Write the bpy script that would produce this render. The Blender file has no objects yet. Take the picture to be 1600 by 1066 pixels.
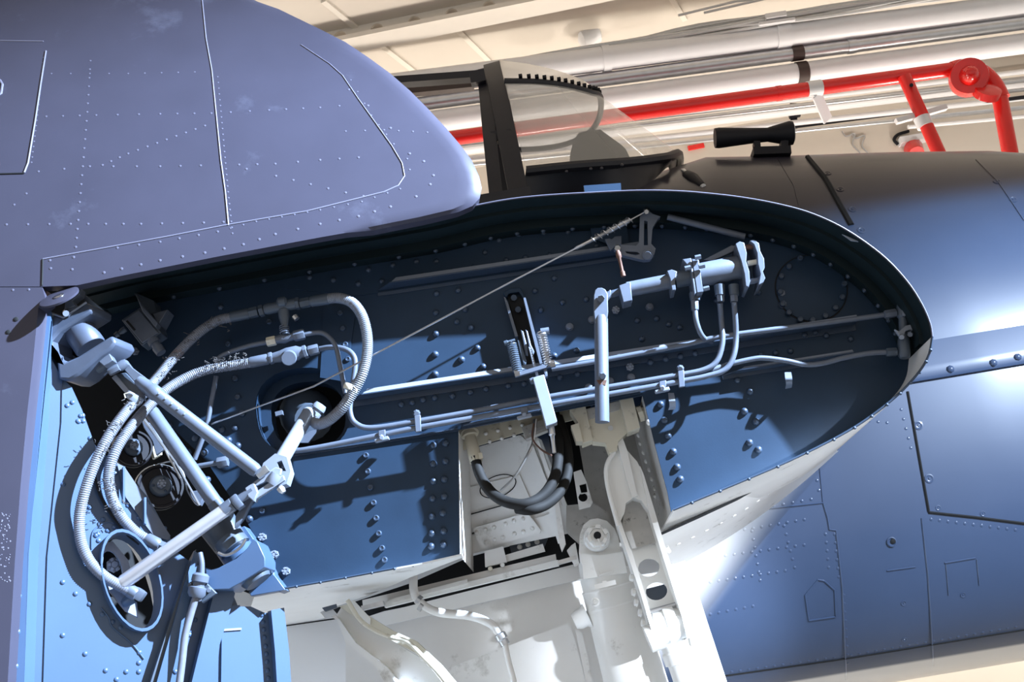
import bpy, bmesh, math, random
from mathutils import Vector as V, Matrix
from mathutils.bvhtree import BVHTree
random.seed(7)
scn = bpy.context.scene
COL = scn.collection
# ------------------------------------------------------------------ camera
CAM = V((0, -2.75, 1.55)); FPX = 1690.0
_p = math.radians(18.0); _r = math.radians(9.3)
FW = V((0, math.cos(_p), math.sin(_p)))
_u0 = V((0, -math.sin(_p), math.cos(_p))); _r0 = V((1, 0, 0))
RT = _r0*math.cos(_r) - _u0*math.sin(_r)
UP = _r0*math.sin(_r) + _u0*math.cos(_r)
cam = bpy.data.cameras.new('camera'); cam.sensor_width = 36.0; cam.lens = 36.0*FPX/1600.0
cam.clip_start = 0.05; cam.clip_end = 60
camo = bpy.data.objects.new('camera', cam); COL.objects.link(camo)
camo.matrix_world = Matrix(((RT.x, UP.x, -FW.x, CAM.x), (RT.y, UP.y, -FW.y, CAM.y), (RT.z, UP.z, -FW.z, CAM.z), (0, 0, 0, 1)))
scn.camera = camo
# ------------------------------------------------------------------ world, lamps, exposure
w = bpy.data.worlds.new('hangar_air'); scn.world = w; w.use_nodes = True
bg = w.node_tree.nodes['Background']; bg.inputs[0].default_value = (1.0, 0.95, 0.89, 1); bg.inputs[1].default_value = 0.66
vs = scn.view_settings
vs.view_transform = 'Standard'; vs.look = 'None'; vs.gamma = 1.0; vs.use_curve_mapping = False; vs.exposure = 0.0
def spot(loc, tgt, energy, color, size=55, blend=0.5, rad=0.04):
    l = bpy.data.lights.new('spot_lamp', 'SPOT'); l.energy = energy; l.color = color
    l.spot_size = math.radians(size); l.spot_blend = blend; l.shadow_soft_size = rad
    o = bpy.data.objects.new('spot_lamp', l); COL.objects.link(o); o.location = loc
    o.rotation_euler = (V(tgt)-V(loc)).to_track_quat('-Z', 'Y').to_euler()
    return o
KEY_POS = V((4.1, -1.8, 5.1))
spot(KEY_POS, (-1.5, -0.3, 1.3), 14500, (0.60, 0.76, 1.0), 46, 1.0, 0.04)
spot((2.6, -2.5, 2.05), (0.56, 0.4, 1.57), 1500, (0.80, 0.88, 1.0), 19, 0.7, 0.05)
spot((3.3, -1.7, 3.2), (1.85, 1.0, 2.15), 1150, (0.66, 0.80, 1.0), 42, 0.8, 0.12)
def hall_lamp(loc, energy, color, rad):
    l = bpy.data.lights.new('hall_lamp', 'POINT'); l.energy = energy; l.color = color; l.shadow_soft_size = rad
    o = bpy.data.objects.new('hall_lamp', l); COL.objects.link(o); o.location = loc
for q in ((-2.6, 3.9, 2.6), (0.6, 4.0, 2.4), (3.6, 3.9, 2.6)): hall_lamp(q, 215, (1.0, 0.92, 0.82), 0.25)
# ------------------------------------------------------------------ pixel helpers (1600x1066 frame)
def ray(x, y): return FW*FPX + RT*(x-800) + UP*(533-y)
def P(x, y, Y=0.0):
    d = ray(x, y); return CAM + d*((Y-CAM.y)/d.y)
def PZ(x, y, z):
    d = ray(x, y); return CAM + d*((z-CAM.z)/d.z)
def PX(x, y, X):
    d = ray(x, y); return CAM + d*((X-CAM.x)/d.x)
def PN(x, y, q, n):
    d = ray(x, y); return CAM + d*((q-CAM).dot(n)/d.dot(n))
def S(wpx, Y=-0.1): return wpx*(Y+2.75)*1.03/FPX          # size in metres of wpx pixels at depth Y
def L3(pts, Y=-0.1): return [P(q[0], q[1], q[2] if len(q) > 2 else Y) for q in pts]
def spl(pts, n=6):
    pts = [V(q) for q in pts]
    if len(pts) < 3: return pts
    out = []
    e = [pts[0]*2-pts[1]] + pts + [pts[-1]*2-pts[-2]]
    for i in range(1, len(e)-2):
        a, b, c, d = e[i-1], e[i], e[i+1], e[i+2]
        for k in range(n):
            t = k/n
            out.append(0.5*((2*b)+(c-a)*t+(2*a-5*b+4*c-d)*t*t+(3*b-a-3*c+d)*t**3))
    out.append(pts[-1]); return out
# ------------------------------------------------------------------ mesh collector
def frame(ax):
    ax = ax.normalized(); t = V((0, 0, 1)) if abs(ax.z) < 0.9 else V((1, 0, 0))
    u = ax.cross(t).normalized(); return ax, u, ax.cross(u).normalized()
class MB:
    def __init__(s): s.v = []; s.f = []
    def add(s, vs, fs):
        o = len(s.v); s.v += [V(q) for q in vs]; s.f += [tuple(i+o for i in f) for f in fs]; return s
    def tube(s, pts, r, n=10, caps=True, r2=None):
        pts = [V(q) for q in pts]; m = len(pts); o = len(s.v)
        tang = [(pts[min(i+1, m-1)]-pts[max(i-1, 0)]).normalized() for i in range(m)]
        _, u, _w = frame(tang[0])
        for i in range(m):
            u = (u - tang[i]*u.dot(tang[i])).normalized(); ww = tang[i].cross(u)
            rr = r[i] if isinstance(r, (list, tuple)) else (r if r2 is None else r+(r2-r)*i/(m-1))
            for k in range(n):
                a = 2*math.pi*k/n; s.v.append(pts[i]+(u*math.cos(a)+ww*math.sin(a))*rr)
        for i in range(m-1):
            for k in range(n):
                k2 = (k+1) % n; s.f.append((o+i*n+k, o+i*n+k2, o+(i+1)*n+k2, o+(i+1)*n+k))
        if caps:
            s.f.append(tuple(o+k for k in range(n))[::-1]); s.f.append(tuple(o+(m-1)*n+k for k in range(n)))
        return s
    def lathe(s, a, b, prof, n=16):           # prof: (t along a->b 0..1, radius)
        a = V(a); b = V(b); ax, u, ww = frame(b-a); o = len(s.v); m = len(prof)
        for t, r in prof:
            c = a+(b-a)*t
            for k in range(n):
                an = 2*math.pi*k/n; s.v.append(c+(u*math.cos(an)+ww*math.sin(an))*r)
        for i in range(m-1):
            for k in range(n):
                k2 = (k+1) % n; s.f.append((o+i*n+k, o+i*n+k2, o+(i+1)*n+k2, o+(i+1)*n+k))
        s.f.append(tuple(o+k for k in range(n))[::-1]); s.f.append(tuple(o+(m-1)*n+k for k in range(n)))
        return s
    def cyl(s, a, b, r, n=14): return s.lathe(a, b, [(0, r), (1, r)], n)
    def prism(s, poly, d):
        poly = [V(q) for q in poly]; d = V(d); n = len(poly); o = len(s.v)
        s.v += poly + [q+d for q in poly]
        s.f.append(tuple(range(o, o+n))[::-1]); s.f.append(tuple(range(o+n, o+2*n)))
        for k in range(n):
            k2 = (k+1) % n; s.f.append((o+k, o+k2, o+n+k2, o+n+k))
        return s
    def bar(s, a, b, w, h, up=(0, 0, 1)):      # box from a to b, width w, height h along up
        a = V(a); b = V(b); ax = (b-a).normalized(); up = V(up); sd = ax.cross(up).normalized(); up = sd.cross(ax).normalized()
        q = [a+sd*(i*w/2)+up*(j*h/2) for i, j in ((-1, -1), (1, -1), (1, 1), (-1, 1))]
        return s.prism(q, b-a)
    def strip(s, A, Bp, d=None):               # quad strip between two polylines, optionally thickened by d
        n = len(A); o = len(s.v)
        s.v += [V(q) for q in A]+[V(q) for q in Bp]
        for i in range(n-1): s.f.append((o+i, o+i+1, o+n+i+1, o+n+i))
        return s
    def plate_holes(s, outer, holes, d):       # planar plate with holes, extruded by d
        outer = [V(q) for q in outer]; holes = [[V(q) for q in h] for h in holes]
        from mathutils.geometry import tessellate_polygon
        loops = [outer]+holes; flat = [q for l in loops for q in l]; d = V(d)
        tris = tessellate_polygon(loops); o = len(s.v); n = len(flat)
        s.v += flat+[q+d for q in flat]
        for t in tris:
            s.f.append((o+t[0], o+t[1], o+t[2])); s.f.append((o+n+t[2], o+n+t[1], o+n+t[0]))
        b = 0
        for l in loops:
            m = len(l)
            for k in range(m): s.f.append((o+b+k, o+b+(k+1) % m, o+n+b+(k+1) % m, o+n+b+k))
            b += m
        return s
ORG = {}
def finish(me, ang=40):
    for pl in me.polygons: pl.use_smooth = True
    me.set_sharp_from_angle(angle=math.radians(ang))
def mesh_from(name, mb, mat, org, ang=40):
    me = bpy.data.meshes.new(name); me.from_pydata([q-org for q in mb.v], [], mb.f)
    bm = bmesh.new(); bm.from_mesh(me); bmesh.ops.recalc_face_normals(bm, faces=bm.faces); bm.to_mesh(me); bm.free()
    me.materials.append(mat); finish(me, ang); return me
def part(name, mb, mat, parent, label=None, ang=40, kind=None):
    org = ORG[parent]
    o = bpy.data.objects.new(name, mesh_from(name, mb, mat, org, ang)); COL.objects.link(o); o.parent = parent; ORG[o] = org
    if label: o['label'] = label
    if kind: o['kind'] = kind
    return o
def tagit(o, label, cat, group=None, kind=None):
    if label: o['label'] = label
    if cat: o['category'] = cat
    if group: o['group'] = group
    if kind: o['kind'] = kind
    return o
def thing(name, label, cat, loc, group=None, kind=None):
    o = bpy.data.objects.new(name, None); COL.objects.link(o); o.location = loc; o.empty_display_size = 0.05
    ORG[o] = V(loc); return tagit(o, label, cat, group, kind)
def solo(name, mb, mat, label, cat, group=None, kind=None, ang=40):
    c = sum(mb.v, V())/len(mb.v)
    o = bpy.data.objects.new(name, mesh_from(name, mb, mat, c, ang)); COL.objects.link(o); o.location = c; ORG[o] = c
    return tagit(o, label, cat, group, kind)
def BV(o):
    m = o.data; org = ORG[o]
    return BVHTree.FromPolygons([v.co+org for v in m.vertices], [tuple(p.vertices) for p in m.polygons])
def HIT(bv, x, y):
    d = ray(x, y).normalized(); h = bv.ray_cast(CAM, d)
    if h[0] is None: return None, None
    n = h[1]
    return h[0], (n if n.dot(d) < 0 else -n)
# shared rivet / bolt meshes, unit radius, axis +Z
def unit(name, mb, mat, ang=40):
    return mesh_from(name, mb, mat, V((0, 0, 0)), ang)
def dome_mb(n=8, h=0.75):
    m = MB(); return m.lathe((0, 0, 0), (0, 0, 1), [(0, 1), (h*0.45, 0.9), (h*0.8, 0.6), (h, 0.2)], n)
def flat_mb(n=8, h=0.35): return MB().lathe((0, 0, 0), (0, 0, 1), [(0, 1), (h*0.6, 0.95), (h, 0.7)], n)
def hexbolt_mb(): return MB().lathe((0, 0, 0), (0, 0, 1), [(0, 1.15), (0.12, 1.15)], 12).lathe((0, 0, 0.12), (0, 0, 0.9), [(0, 1), (0.9, 1), (1, 0.85)], 6)
def castle_mb():
    m = MB().lathe((0, 0, 0), (0, 0, 1), [(0, 1), (0.7, 1)], 6)
    for k in range(6):
        a = k*math.pi/3; c = V((math.cos(a)*0.72, math.sin(a)*0.72, 0.7)); m.bar(c, c+V((0, 0, 0.5)), 0.42, 0.42, (math.cos(a), math.sin(a), 0.01))
    return m.lathe((0, 0, 0.5), (0, 0, 1.1), [(0, 0.45), (1, 0.45)], 8)
def inst(name, me, parent, pos, nrm, r, rot=0.0):
    o = bpy.data.objects.new(name, me); COL.objects.link(o); o.parent = parent
    q = V(nrm).to_track_quat('Z', 'Y')
    o.matrix_local = Matrix.Translation(V(pos)-ORG[parent]) @ q.to_matrix().to_4x4() @ Matrix.Rotation(rot, 4, 'Z') @ Matrix.Diagonal((r, r, r, 1))
    return o
# ------------------------------------------------------------------ materials
def nd(nt, t, **kw):
    n = nt.nodes.new(t)
    for k, v in kw.items(): setattr(n, k, v)
    return n
def mat(name, c, rough=0.5, metal=0.0, var=0.12, scale=14, bump=0.0, bscale=200, coat=0.0, dirt=None, dirt_amt=0.0, dirt_scale=9, spec=0.5):
    m = bpy.data.materials.new(name); m.use_nodes = True; nt = m.node_tree; b = nt.nodes['Principled BSDF']; L = nt.links.new
    b.inputs['Roughness'].default_value = rough; b.inputs['Metallic'].default_value = metal
    b.inputs['Coat Weight'].default_value = coat; b.inputs['Coat Roughness'].default_value = 0.15
    b.inputs['Specular IOR Level'].default_value = spec
    tc = nd(nt, 'ShaderNodeNewGeometry')
    nz = nd(nt, 'ShaderNodeTexNoise'); nz.inputs['Scale'].default_value = scale; nz.inputs['Detail'].default_value = 6
    L(tc.outputs['Position'], nz.inputs['Vector'])
    mx = nd(nt, 'ShaderNodeMix', data_type='RGBA')
    mx.inputs[6].default_value = tuple(q*(1-var) for q in c)+(1,); mx.inputs[7].default_value = tuple(min(1, q*(1+var)) for q in c)+(1,)
    L(nz.outputs['Fac'], mx.inputs[0]); col = mx.outputs[2]
    if dirt:
        n2 = nd(nt, 'ShaderNodeTexNoise'); n2.inputs['Scale'].default_value = dirt_scale; n2.inputs['Detail'].default_value = 8; n2.inputs['Roughness'].default_value = 0.7
        L(tc.outputs['Position'], n2.inputs['Vector'])
        cr = nd(nt, 'ShaderNodeValToRGB'); cr.color_ramp.elements[0].position = 0.62-dirt_amt*0.3; cr.color_ramp.elements[1].position = 0.72
        L(n2.outputs['Fac'], cr.inputs[0])
        m2 = nd(nt, 'ShaderNodeMix', data_type='RGBA'); L(cr.outputs[0], m2.inputs[0]); L(col, m2.inputs[6]); m2.inputs[7].default_value = tuple(dirt)+(1,); col = m2.outputs[2]
    L(col, b.inputs['Base Color'])
    if bump:
        n3 = nd(nt, 'ShaderNodeTexNoise'); n3.inputs['Scale'].default_value = bscale; L(tc.outputs['Position'], n3.inputs['Vector'])
        bp = nd(nt, 'ShaderNodeBump'); bp.inputs['Strength'].default_value = bump; bp.inputs['Distance'].default_value = 0.002
        L(n3.outputs['Fac'], bp.inputs['Height']); L(bp.outputs[0], b.inputs['Normal'])
    return m
M = {}
M['rib'] = mat('navy_rib_paint', (0.016, 0.034, 0.064), 0.45, var=0.25, scale=8, bump=0.05, spec=0.2)
M['ribbolt'] = mat('navy_bolt_paint', (0.030, 0.050, 0.085), 0.4, var=0.1)
M['lip'] = mat('navy_lip_paint', (0.008, 0.016, 0.020), 0.5, var=0.2, spec=0.2)
M['skin'] = mat('sea_blue_skin', (0.049, 0.048, 0.072), 0.46, var=0.16, scale=5, dirt=(0.085, 0.088, 0.125), dirt_amt=0.1, dirt_scale=3.0, bump=0.04, bscale=400, spec=0.22)
M['skinrivet'] = mat('worn_skin_rivet', (0.11, 0.11, 0.155), 0.4)
M['seam'] = mat('worn_seam_edge', (0.20, 0.20, 0.27), 0.45)
M['gap'] = mat('dark_gap', (0.004, 0.005, 0.007), 0.8)  # dark joints, and near-black painted in as shade inside voids and holes
M['root'] = mat('mid_blue_root_paint', (0.055, 0.100, 0.185), 0.38, var=0.15, scale=6, coat=0.15, bump=0.03)
M['hard'] = mat('blue_grey_hardware_paint', (0.098, 0.118, 0.158), 0.42, var=0.15, scale=40, bump=0.05)
M['yoke'] = mat('blue_grey_casting_paint', (0.065, 0.082, 0.120), 0.4, var=0.15, scale=30, bump=0.05)
M['hard2'] = mat('dark_hardware_paint', (0.06, 0.08, 0.11), 0.42, var=0.15, scale=40)
M['pale'] = mat('pale_linkage_paint', (0.22, 0.25, 0.31), 0.42, var=0.1, scale=30)
M['steel'] = mat('bare_steel', (0.62, 0.62, 0.64), 0.28, 1.0, var=0.2, scale=60)
M['bright'] = mat('polished_rod_metal', (0.62, 0.63, 0.68), 0.25, 0.5, var=0.1, scale=30)
M['rust'] = mat('rusty_steel', (0.13, 0.065, 0.045), 0.7, 0.2, var=0.4, scale=80)
M['black'] = mat('black_paint', (0.008, 0.008, 0.012), 0.5, spec=0.25)
M['blacktrim'] = mat('matt_black_frame', (0.012, 0.012, 0.018), 0.5)
M['rubber'] = mat('black_rubber', (0.016, 0.0155, 0.015), 0.7, var=0.2, scale=30, spec=0.15)
M['white'] = mat('white_gear_paint', (0.80, 0.80, 0.78), 0.45, var=0.06, scale=10, dirt=(0.30, 0.28, 0.24), dirt_amt=0.08, dirt_scale=7)
M['well'] = mat('white_well_paint', (0.80, 0.79, 0.77), 0.5, var=0.07, scale=9, dirt=(0.33, 0.31, 0.27), dirt_amt=0.12, dirt_scale=5)
M['cream'] = mat('cream_fitting_paint', (0.62, 0.58, 0.47), 0.5, var=0.08, scale=20, dirt=(0.2, 0.18, 0.14), dirt_amt=0.1, dirt_scale=15)
M['grime_shade'] = mat('grimy_shaded_white_paint', (0.46, 0.45, 0.43), 0.6, var=0.2, scale=30, dirt=(0.06, 0.055, 0.05), dirt_amt=0.12, dirt_scale=45)  # grimy white; its grey also paints shade on the strut recess plate
M['red'] = mat('red_pipe_paint', (0.72, 0.012, 0.010), 0.25, var=0.06, coat=0.3)
M['ceil'] = mat('beige_ceiling_paint', (0.62, 0.565, 0.50), 0.7, var=0.05, scale=2)
M['beam'] = mat('cream_beam_paint', (0.72, 0.67, 0.60), 0.6, var=0.04)
M['pipew'] = mat('white_pipe_paint', (0.72, 0.72, 0.74), 0.4, var=0.04)
M['galv'] = mat('galvanised_pipe', (0.55, 0.56, 0.58), 0.33, 0.9, var=0.15, scale=20)
M['cable'] = mat('white_cable_sheath', (0.58, 0.58, 0.58), 0.5, var=0.08)
M['brown'] = mat('dark_brown_bracket', (0.05, 0.03, 0.025), 0.6)
M['floor'] = mat('grey_deck_paint', (0.40, 0.40, 0.39), 0.5)
M['braid'] = None
# ------------------------------------------------------------------ hangar shell
def struct(name, mb, m, label=None, cat=None): return solo(name, mb, m, label, cat, None, 'structure')
ZC = 5.6
struct('floor', MB().prism([(-9, -7, 0), (9, -7, 0), (9, 5.2, 0), (-9, 5.2, 0)], (0, 0, -0.1)), M['floor'], 'grey painted hangar floor', 'floor')
struct('ceiling', MB().prism([(-9, -3.5, ZC), (9, -3.5, ZC), (9, 5.2, ZC), (-9, 5.2, ZC)], (0, 0, 0.1)), M['ceil'], 'beige hangar ceiling plating', 'ceiling')
struct('wall_back', MB().prism([(-9, 5.1, 0), (9, 5.1, 0), (9, 5.1, ZC), (-9, 5.1, ZC)], (0, 0.1, 0)), M['ceil'], 'beige hangar wall behind the pipes', 'wall')
# plating seams on the ceiling (raised weld strips)
def on_ceil(x, y, z=ZC): return PZ(x, y, z)
ceil = bpy.data.objects['ceiling']
for a, b in (((505, 0), (560, 45)), ((590, 65), (650, 112)), ((1045, -10), (1070, 30)), ((715, 45), (800, 130))):
    q = on_ceil(*a); r = on_ceil(*b)
    part('weld_seam', MB().bar(q, r, 0.035, 0.03), M['beam'], ceil)
# ceiling girder with lightening holes in its web
def xline(x1, y1, Y1, x2, y2):
    a = P(x1, y1, Y1); b = PZ(x2, y2, a.z); return a, b
def ext(a, b, t0, t1): return a+(b-a)*t0, a+(b-a)*t1
g = thing('ceiling_girder', 'cream ceiling girder with a row of round holes in its web', 'girder', P(700, 36, 3.0))
a, b = xline(550, 68, 3.0, 865, 4); a2, b2 = ext(a, b, -1.5, 3.2)
part('bottom_flange', MB().bar(a2, b2, 0.16, 0.03), M['beam'], g)
dx = (b-a).normalized(); nrm = dx.cross(V((0, 0, 1))).normalized()
zt = ZC-a.z
def ring(c, u, v, r, n=18): return [c+u*(r*math.cos(2*math.pi*k/n))+v*(r*math.sin(2*math.pi*k/n)) for k in range(n)]
holes = []
for k in range(-6, 16):
    c = a+dx*(0.17+k*0.235)+V((0, 0, min(0.17, zt*0.5))); holes.append(ring(c, dx, V((0, 0, 1)), 0.04))
lo, hi = a2+V((0, 0, 0.015)), b2+V((0, 0, 0.015))
part('web', MB().plate_holes([lo, hi, hi+V((0, 0, zt-0.015)), lo+V((0, 0, zt-0.015))], [h for h in holes if True], nrm*0.02), M['beam'], g)
def pipe(name, x1, y1, Y1, x2, y2, wpx, m, label, cat='pipe', t0=-1.2, t1=2.0, n=20, group=None):
    a, b = xline(x1, y1, Y1, x2, y2); r = S(wpx, Y1)/2; p, q = ext(a, b, t0, t1)
    t = thing(name, label, cat, a, group); part('pipe_run', MB().tube([p, q], r, n), m, t); return t, a, b, r
def collar(t, a, b, f, r, wd, m, name='clamp'):
    c = a+(b-a)*f; d = (b-a).normalized()
    return part(name, MB().lathe(c-d*wd/2, c+d*wd/2, [(0, r*0.98), (0, r*1.09), (1, r*1.09), (1, r*0.98)], 20), m, t)
t, a, b, r = pipe('overhead_pipe', 1100, 72, 3.3, 1600, 8, 42, M['pipew'], 'thick white overhead pipe, topmost of the parallel pipes')
collar(t, a, b, 0.24, r, 0.09, M['pipew']); collar(t, a, b, -0.3, r, 0.05, M['pipew'])
t, a, b, r = pipe('overhead_pipe', 1100, 103, 3.35, 1600, 36, 24, M['galv'], 'bare galvanised pipe between two white overhead pipes')
collar(t, a, b, 0.455, r, 0.055, M['galv']); collar(t, a, b, 0.287, r, 0.075, M['brown'], 'bracket')
t, a, b, r = pipe('overhead_pipe', 1100, 134, 3.4, 1600, 68, 36, M['pipew'], 'white overhead pipe directly above the red pipe')
collar(t, a, b, 0.30, r, 0.07, M['brown'], 'bracket')
# pipes seen behind the windscreen, farther back
t, a, b, r = pipe('overhead_pipe', 1000, 200, 4.6, 1500, 140, 20, M['pipew'], 'thin white overhead pipe behind the gun sight', t0=-1.5, t1=1.4)
for k, (yy, wd, mm) in enumerate(((176, 9, 'pipew'), (186, 8, 'galv'), (210, 10, 'pipew'), (222, 7, 'galv'))):
    pipe('conduit', 1060, yy+2, 4.35, 1500, yy-52+k*3, wd, M[mm], ['slim white conduit just under the red pipe', 'slim grey conduit second under the red pipe', 'white conduit level with the gun sight', 'grey conduit lowest behind the gun sight'][k], 'conduit', t0=-1.6, t1=1.6, n=10)
for k in range(6):
    pipe('conduit', 1480, 128+k*13, 4.6, 1600, 112+k*14, 7, M['pipew' if k % 2 else 'galv'], 'slim conduit in the stack right of the red elbow', 'conduit', t0=-0.5, t1=1.5, n=8, group='conduit stack right of the red elbow')
pipe('black_cable', 1240, 198, 4.5, 1600, 152, 7, M['black'], 'black cable running behind the two red downpipes', 'cable', t0=-0.02, t1=1.3, n=8)
# red sprinkler line with elbow and two drops
t = thing('red_pipe', 'red fire main with a flanged elbow and two downpipes', 'pipe', P(1300, 132, 3.0))
a, b = xline(1100, 162, 3.0, 1500, 107); r = S(25, 3.0)/2; p0, q0 = ext(a, b, -1.6, 1.0)
part('pipe_run', MB().tube([p0, q0], r, 20), M['red'], t)
e1 = b+V((0.10, 0.02, -0.015))
dn = P(1562, 262, 3.05)
part('elbow', MB().tube(spl([b-dx*0.05, b+dx*0.02, e1+V((0.03, 0, -0.03)), e1+V((0.075, 0, -0.12)), e1+V((0.09, 0, -0.22))], 8), r*1.18, 20), M['red'], t)
q1 = e1+V((0.085, 0, -0.20)); q2 = P(1572, 300, 3.05)
part('downpipe', MB().tube([q1, q2+V((0, 0, -0.5))], r*1.05, 20), M['red'], t)
part('flange', MB().lathe(P(1515, 118, 2.99), P(1512, 124, 3.09), [(-0.9, r*0.25), (-0.85, r*0.6), (-0.6, r*1.0), (-0.2, r*1.3), (0, r*1.35), (0, r*2.4), (0.35, r*2.6), (1, r*2.5), (1, r)], 30), M['red'], t)
part('flange', MB().lathe(P(1545, 138, 3.0), P(1540, 152, 3.05), [(0, r*1.15), (0.1, r*1.75), (0.9, r*1.75), (1, r*1.15)], 22), M['red'], t)
part('downpipe', MB().tube([P(1413, 120, 3.02), P(1470, 246, 3.02), P(1500, 312, 3.02)], r*0.78*1.15, 18), M['red'], t)
part('pipe_clamp', MB().lathe(P(1440, 184, 3.02), P(1446, 198, 3.02), [(0, r*0.9), (0, r*1.08), (1, r*1.08), (1, r*0.9)], 18), M['pipew'], t, 'white clamp around the downpipe')
part('pipe_clamp', MB().bar(P(1400, 190, 3.02), P(1478, 168, 3.06), 0.03, 0.03), M['pipew'], t)
part('hanger_strap', MB().lathe(a+(b-a)*0.40, a+(b-a)*0.455, [(0, r*0.98), (0, r*1.1), (1, r*1.1), (1, r*0.98)], 20).bar(a+(b-a)*0.43+V((0, 0, -r)), a+(b-a)*0.46+V((0.03, 0.15, -r-0.10)), 0.07, 0.012, (0, 1, 0)), M['pipew'], t, 'white strap round the red pipe')
part('coupling', MB().lathe(a+(b-a)*0.28, a+(b-a)*0.30, [(0, r*0.98), (0, r*1.06), (1, r*1.06), (1, r*0.98)], 20), M['red'], t)
part('bolt', MB().lathe(P(1424, 133, 2.93), P(1424, 133, 2.99), [(0, 0.012), (1, 0.012)], 6), M['black'], t)
# sloping white pipe up at the ceiling
t = thing('ceiling_pipe', 'white pipe slanting across the ceiling to the pipe bundle', 'pipe', P(900, 30, 3.3))
part('pipe_run', MB().tube([P(850, -50, 3.0), P(945, 70, 3.75)], S(34, 3.3)/2, 18), M['pipew'], t)
part('joint', MB().lathe(P(905, 62, 3.5), P(935, 48, 3.5), [(0, 0.05), (0.1, 0.075), (0.9, 0.075), (1, 0.05)], 14), M['pipew'], t)
part('joint', MB().lathe(P(905, 100, 3.45), P(930, 125, 3.45), [(0, 0.05), (0.1, 0.085), (0.9, 0.085), (1, 0.05)], 14), M['pipew'], t)
# bundle of white cables above the pipes
for k in range(16):
    o1 = random.uniform(-9, 9); o2 = random.uniform(-9, 9); o3 = random.uniform(-10, 10); Y0 = 3.22+random.uniform(0, 0.12)
    pts = [P(520, 158+o1*0.25, Y0), P(700, 116+o1*0.4, Y0), P(900, 84+o2, Y0), P(1090, 48+o3, Y0), P(1290, 18+o1, Y0), P(1500, -12+o2, Y0), P(1750, -52+o3, Y0)]
    solo('cable', MB().tube(spl(pts, 5), S(random.choice((3, 4, 4, 5)), 3.25)/2*1.15, 6), M['cable'], 'white cable in the loose bundle lying on the overhead pipes', 'cable', 'loose white cable bundle')
for k, (x, y, x2, y2) in enumerate(((1060, 24, 1240, -8), (1100, 20, 1290, -12))):
    solo('cable', MB().tube([P(x, y, 3.2), P((x+x2)/2, (y+y2)/2-6, 3.2), P(x2, y2, 3.2)], 0.008, 6), M['cable'], ['single white cable slanting up from the bundle', 'second white cable slanting up from the bundle, nearer the elbow'][k], 'cable')
t = thing('cable_clip', 'white square cable clip on the topmost white pipe', 'clip', P(1212, 30, 3.2))
part('cap', MB().bar(P(1196, 27, 3.2), P(1228, 22, 3.2), 0.03, 0.035), M['pipew'], t); part('foot', MB().bar(P(1186, 38, 3.21), P(1242, 30, 3.21), 0.02, 0.02), M['pipew'], t)
# wall fittings in the gap above the cowling
t = thing('wall_lamp', 'small dark lamp fitting on the wall beside the red downpipe', 'lamp', P(1432, 238, 5.0))
part('body', MB().lathe(P(1425, 228, 5.08), P(1432, 240, 5.0), [(0, 0.05), (0.3, 0.075), (1, 0.06)], 14), M['red'], t)
part('base', MB().bar(P(1405, 222, 5.06), P(1450, 214, 5.06), 0.08, 0.05), M['pipew'], t)
solo('wall_hook', MB().tube(spl(L3([(1420, 205), (1404, 210), (1397, 218), (1403, 226)], 5.08), 5), 0.013, 8), M['black'], 'black curved hook beside the red downpipe', 'hook')
for k, (x, y) in enumerate(((1330, 205), (1345, 208))):
    solo('hanging_wire', MB().tube(spl(L3([(x-14, y), (x-8, y+8), (x+6, y+4), (x+2, y+20), (x+14, y+34)], 5.09), 5), 0.006, 6), M['galv'], ['thin looped wire hanging left of the red downpipe', 'thin wire hanging just beside the looped wire'][k], 'wire')
solo('red_label_plate', MB().bar(P(1075, 232, 5.09), P(1100, 227, 5.09), 0.02, 0.035), M['red'], 'small red plate behind the foot of the windscreen', 'plate')
t = thing('cable_bracket', 'black bracket holding conduit right of the gun sight', 'bracket', P(1240, 190, 4.8))
part('strap', MB().bar(P(1239, 162, 4.78), P(1241, 200, 4.78), 0.05, 0.02, (0, 1, 0)), M['black'], t); part('foot', MB().bar(P(1233, 182, 4.76), P(1250, 179, 4.76), 0.03, 0.03), M['black'], t)
# ------------------------------------------------------------------ fuselage
YC = 1.75
def lerp(a, b, t): return a+(b-a)*t
def interp(tab, x):
    if x <= tab[0][0]: return tab[0][1]
    for (x0, y0), (x1, y1) in zip(tab, tab[1:]):
        if x <= x1:
            t = (x-x0)/(x1-x0); t = t*t*(3-2*t) if False else t
            return y0+(y1-y0)*t
    return tab[-1][1]
TOP = [(-1.5, 3.55), (0.0, 3.56), (0.6, 3.60), (0.95, 3.66), (1.3, 3.60), (1.7, 3.54), (2.1, 3.47), (2.5, 3.36), (3.3, 3.10)]
def fsec(x, a):                                  # a: 0 = bottom centre, pi/2 = near side, pi = top centre
    zt = interp(TOP, x); zb = 1.38; zm = 2.45; hw = 0.80 if x < 1.6 else 0.80-0.03*(x-1.6)
    s, c = math.sin(a), math.cos(a)
    hh = (zt-zm) if c < 0 else (zm-zb); n = 2.15 if c < 0 else 3.4
    e = 2.0/n
    y = YC - hw*math.copysign(abs(s)**e, s); z = zm - hh*math.copysign(abs(c)**e, c)
    return V((x, y, z))
fz = thing('aircraft_fuselage', 'blue and white aircraft fuselage behind the wing stub', 'aircraft fuselage', (0.8, YC, 1.38))
fm = mat('three_tone_fuselage_paint', (0.1, 0.2, 0.4), 0.38, spec=0.4, coat=0.45)
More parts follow.
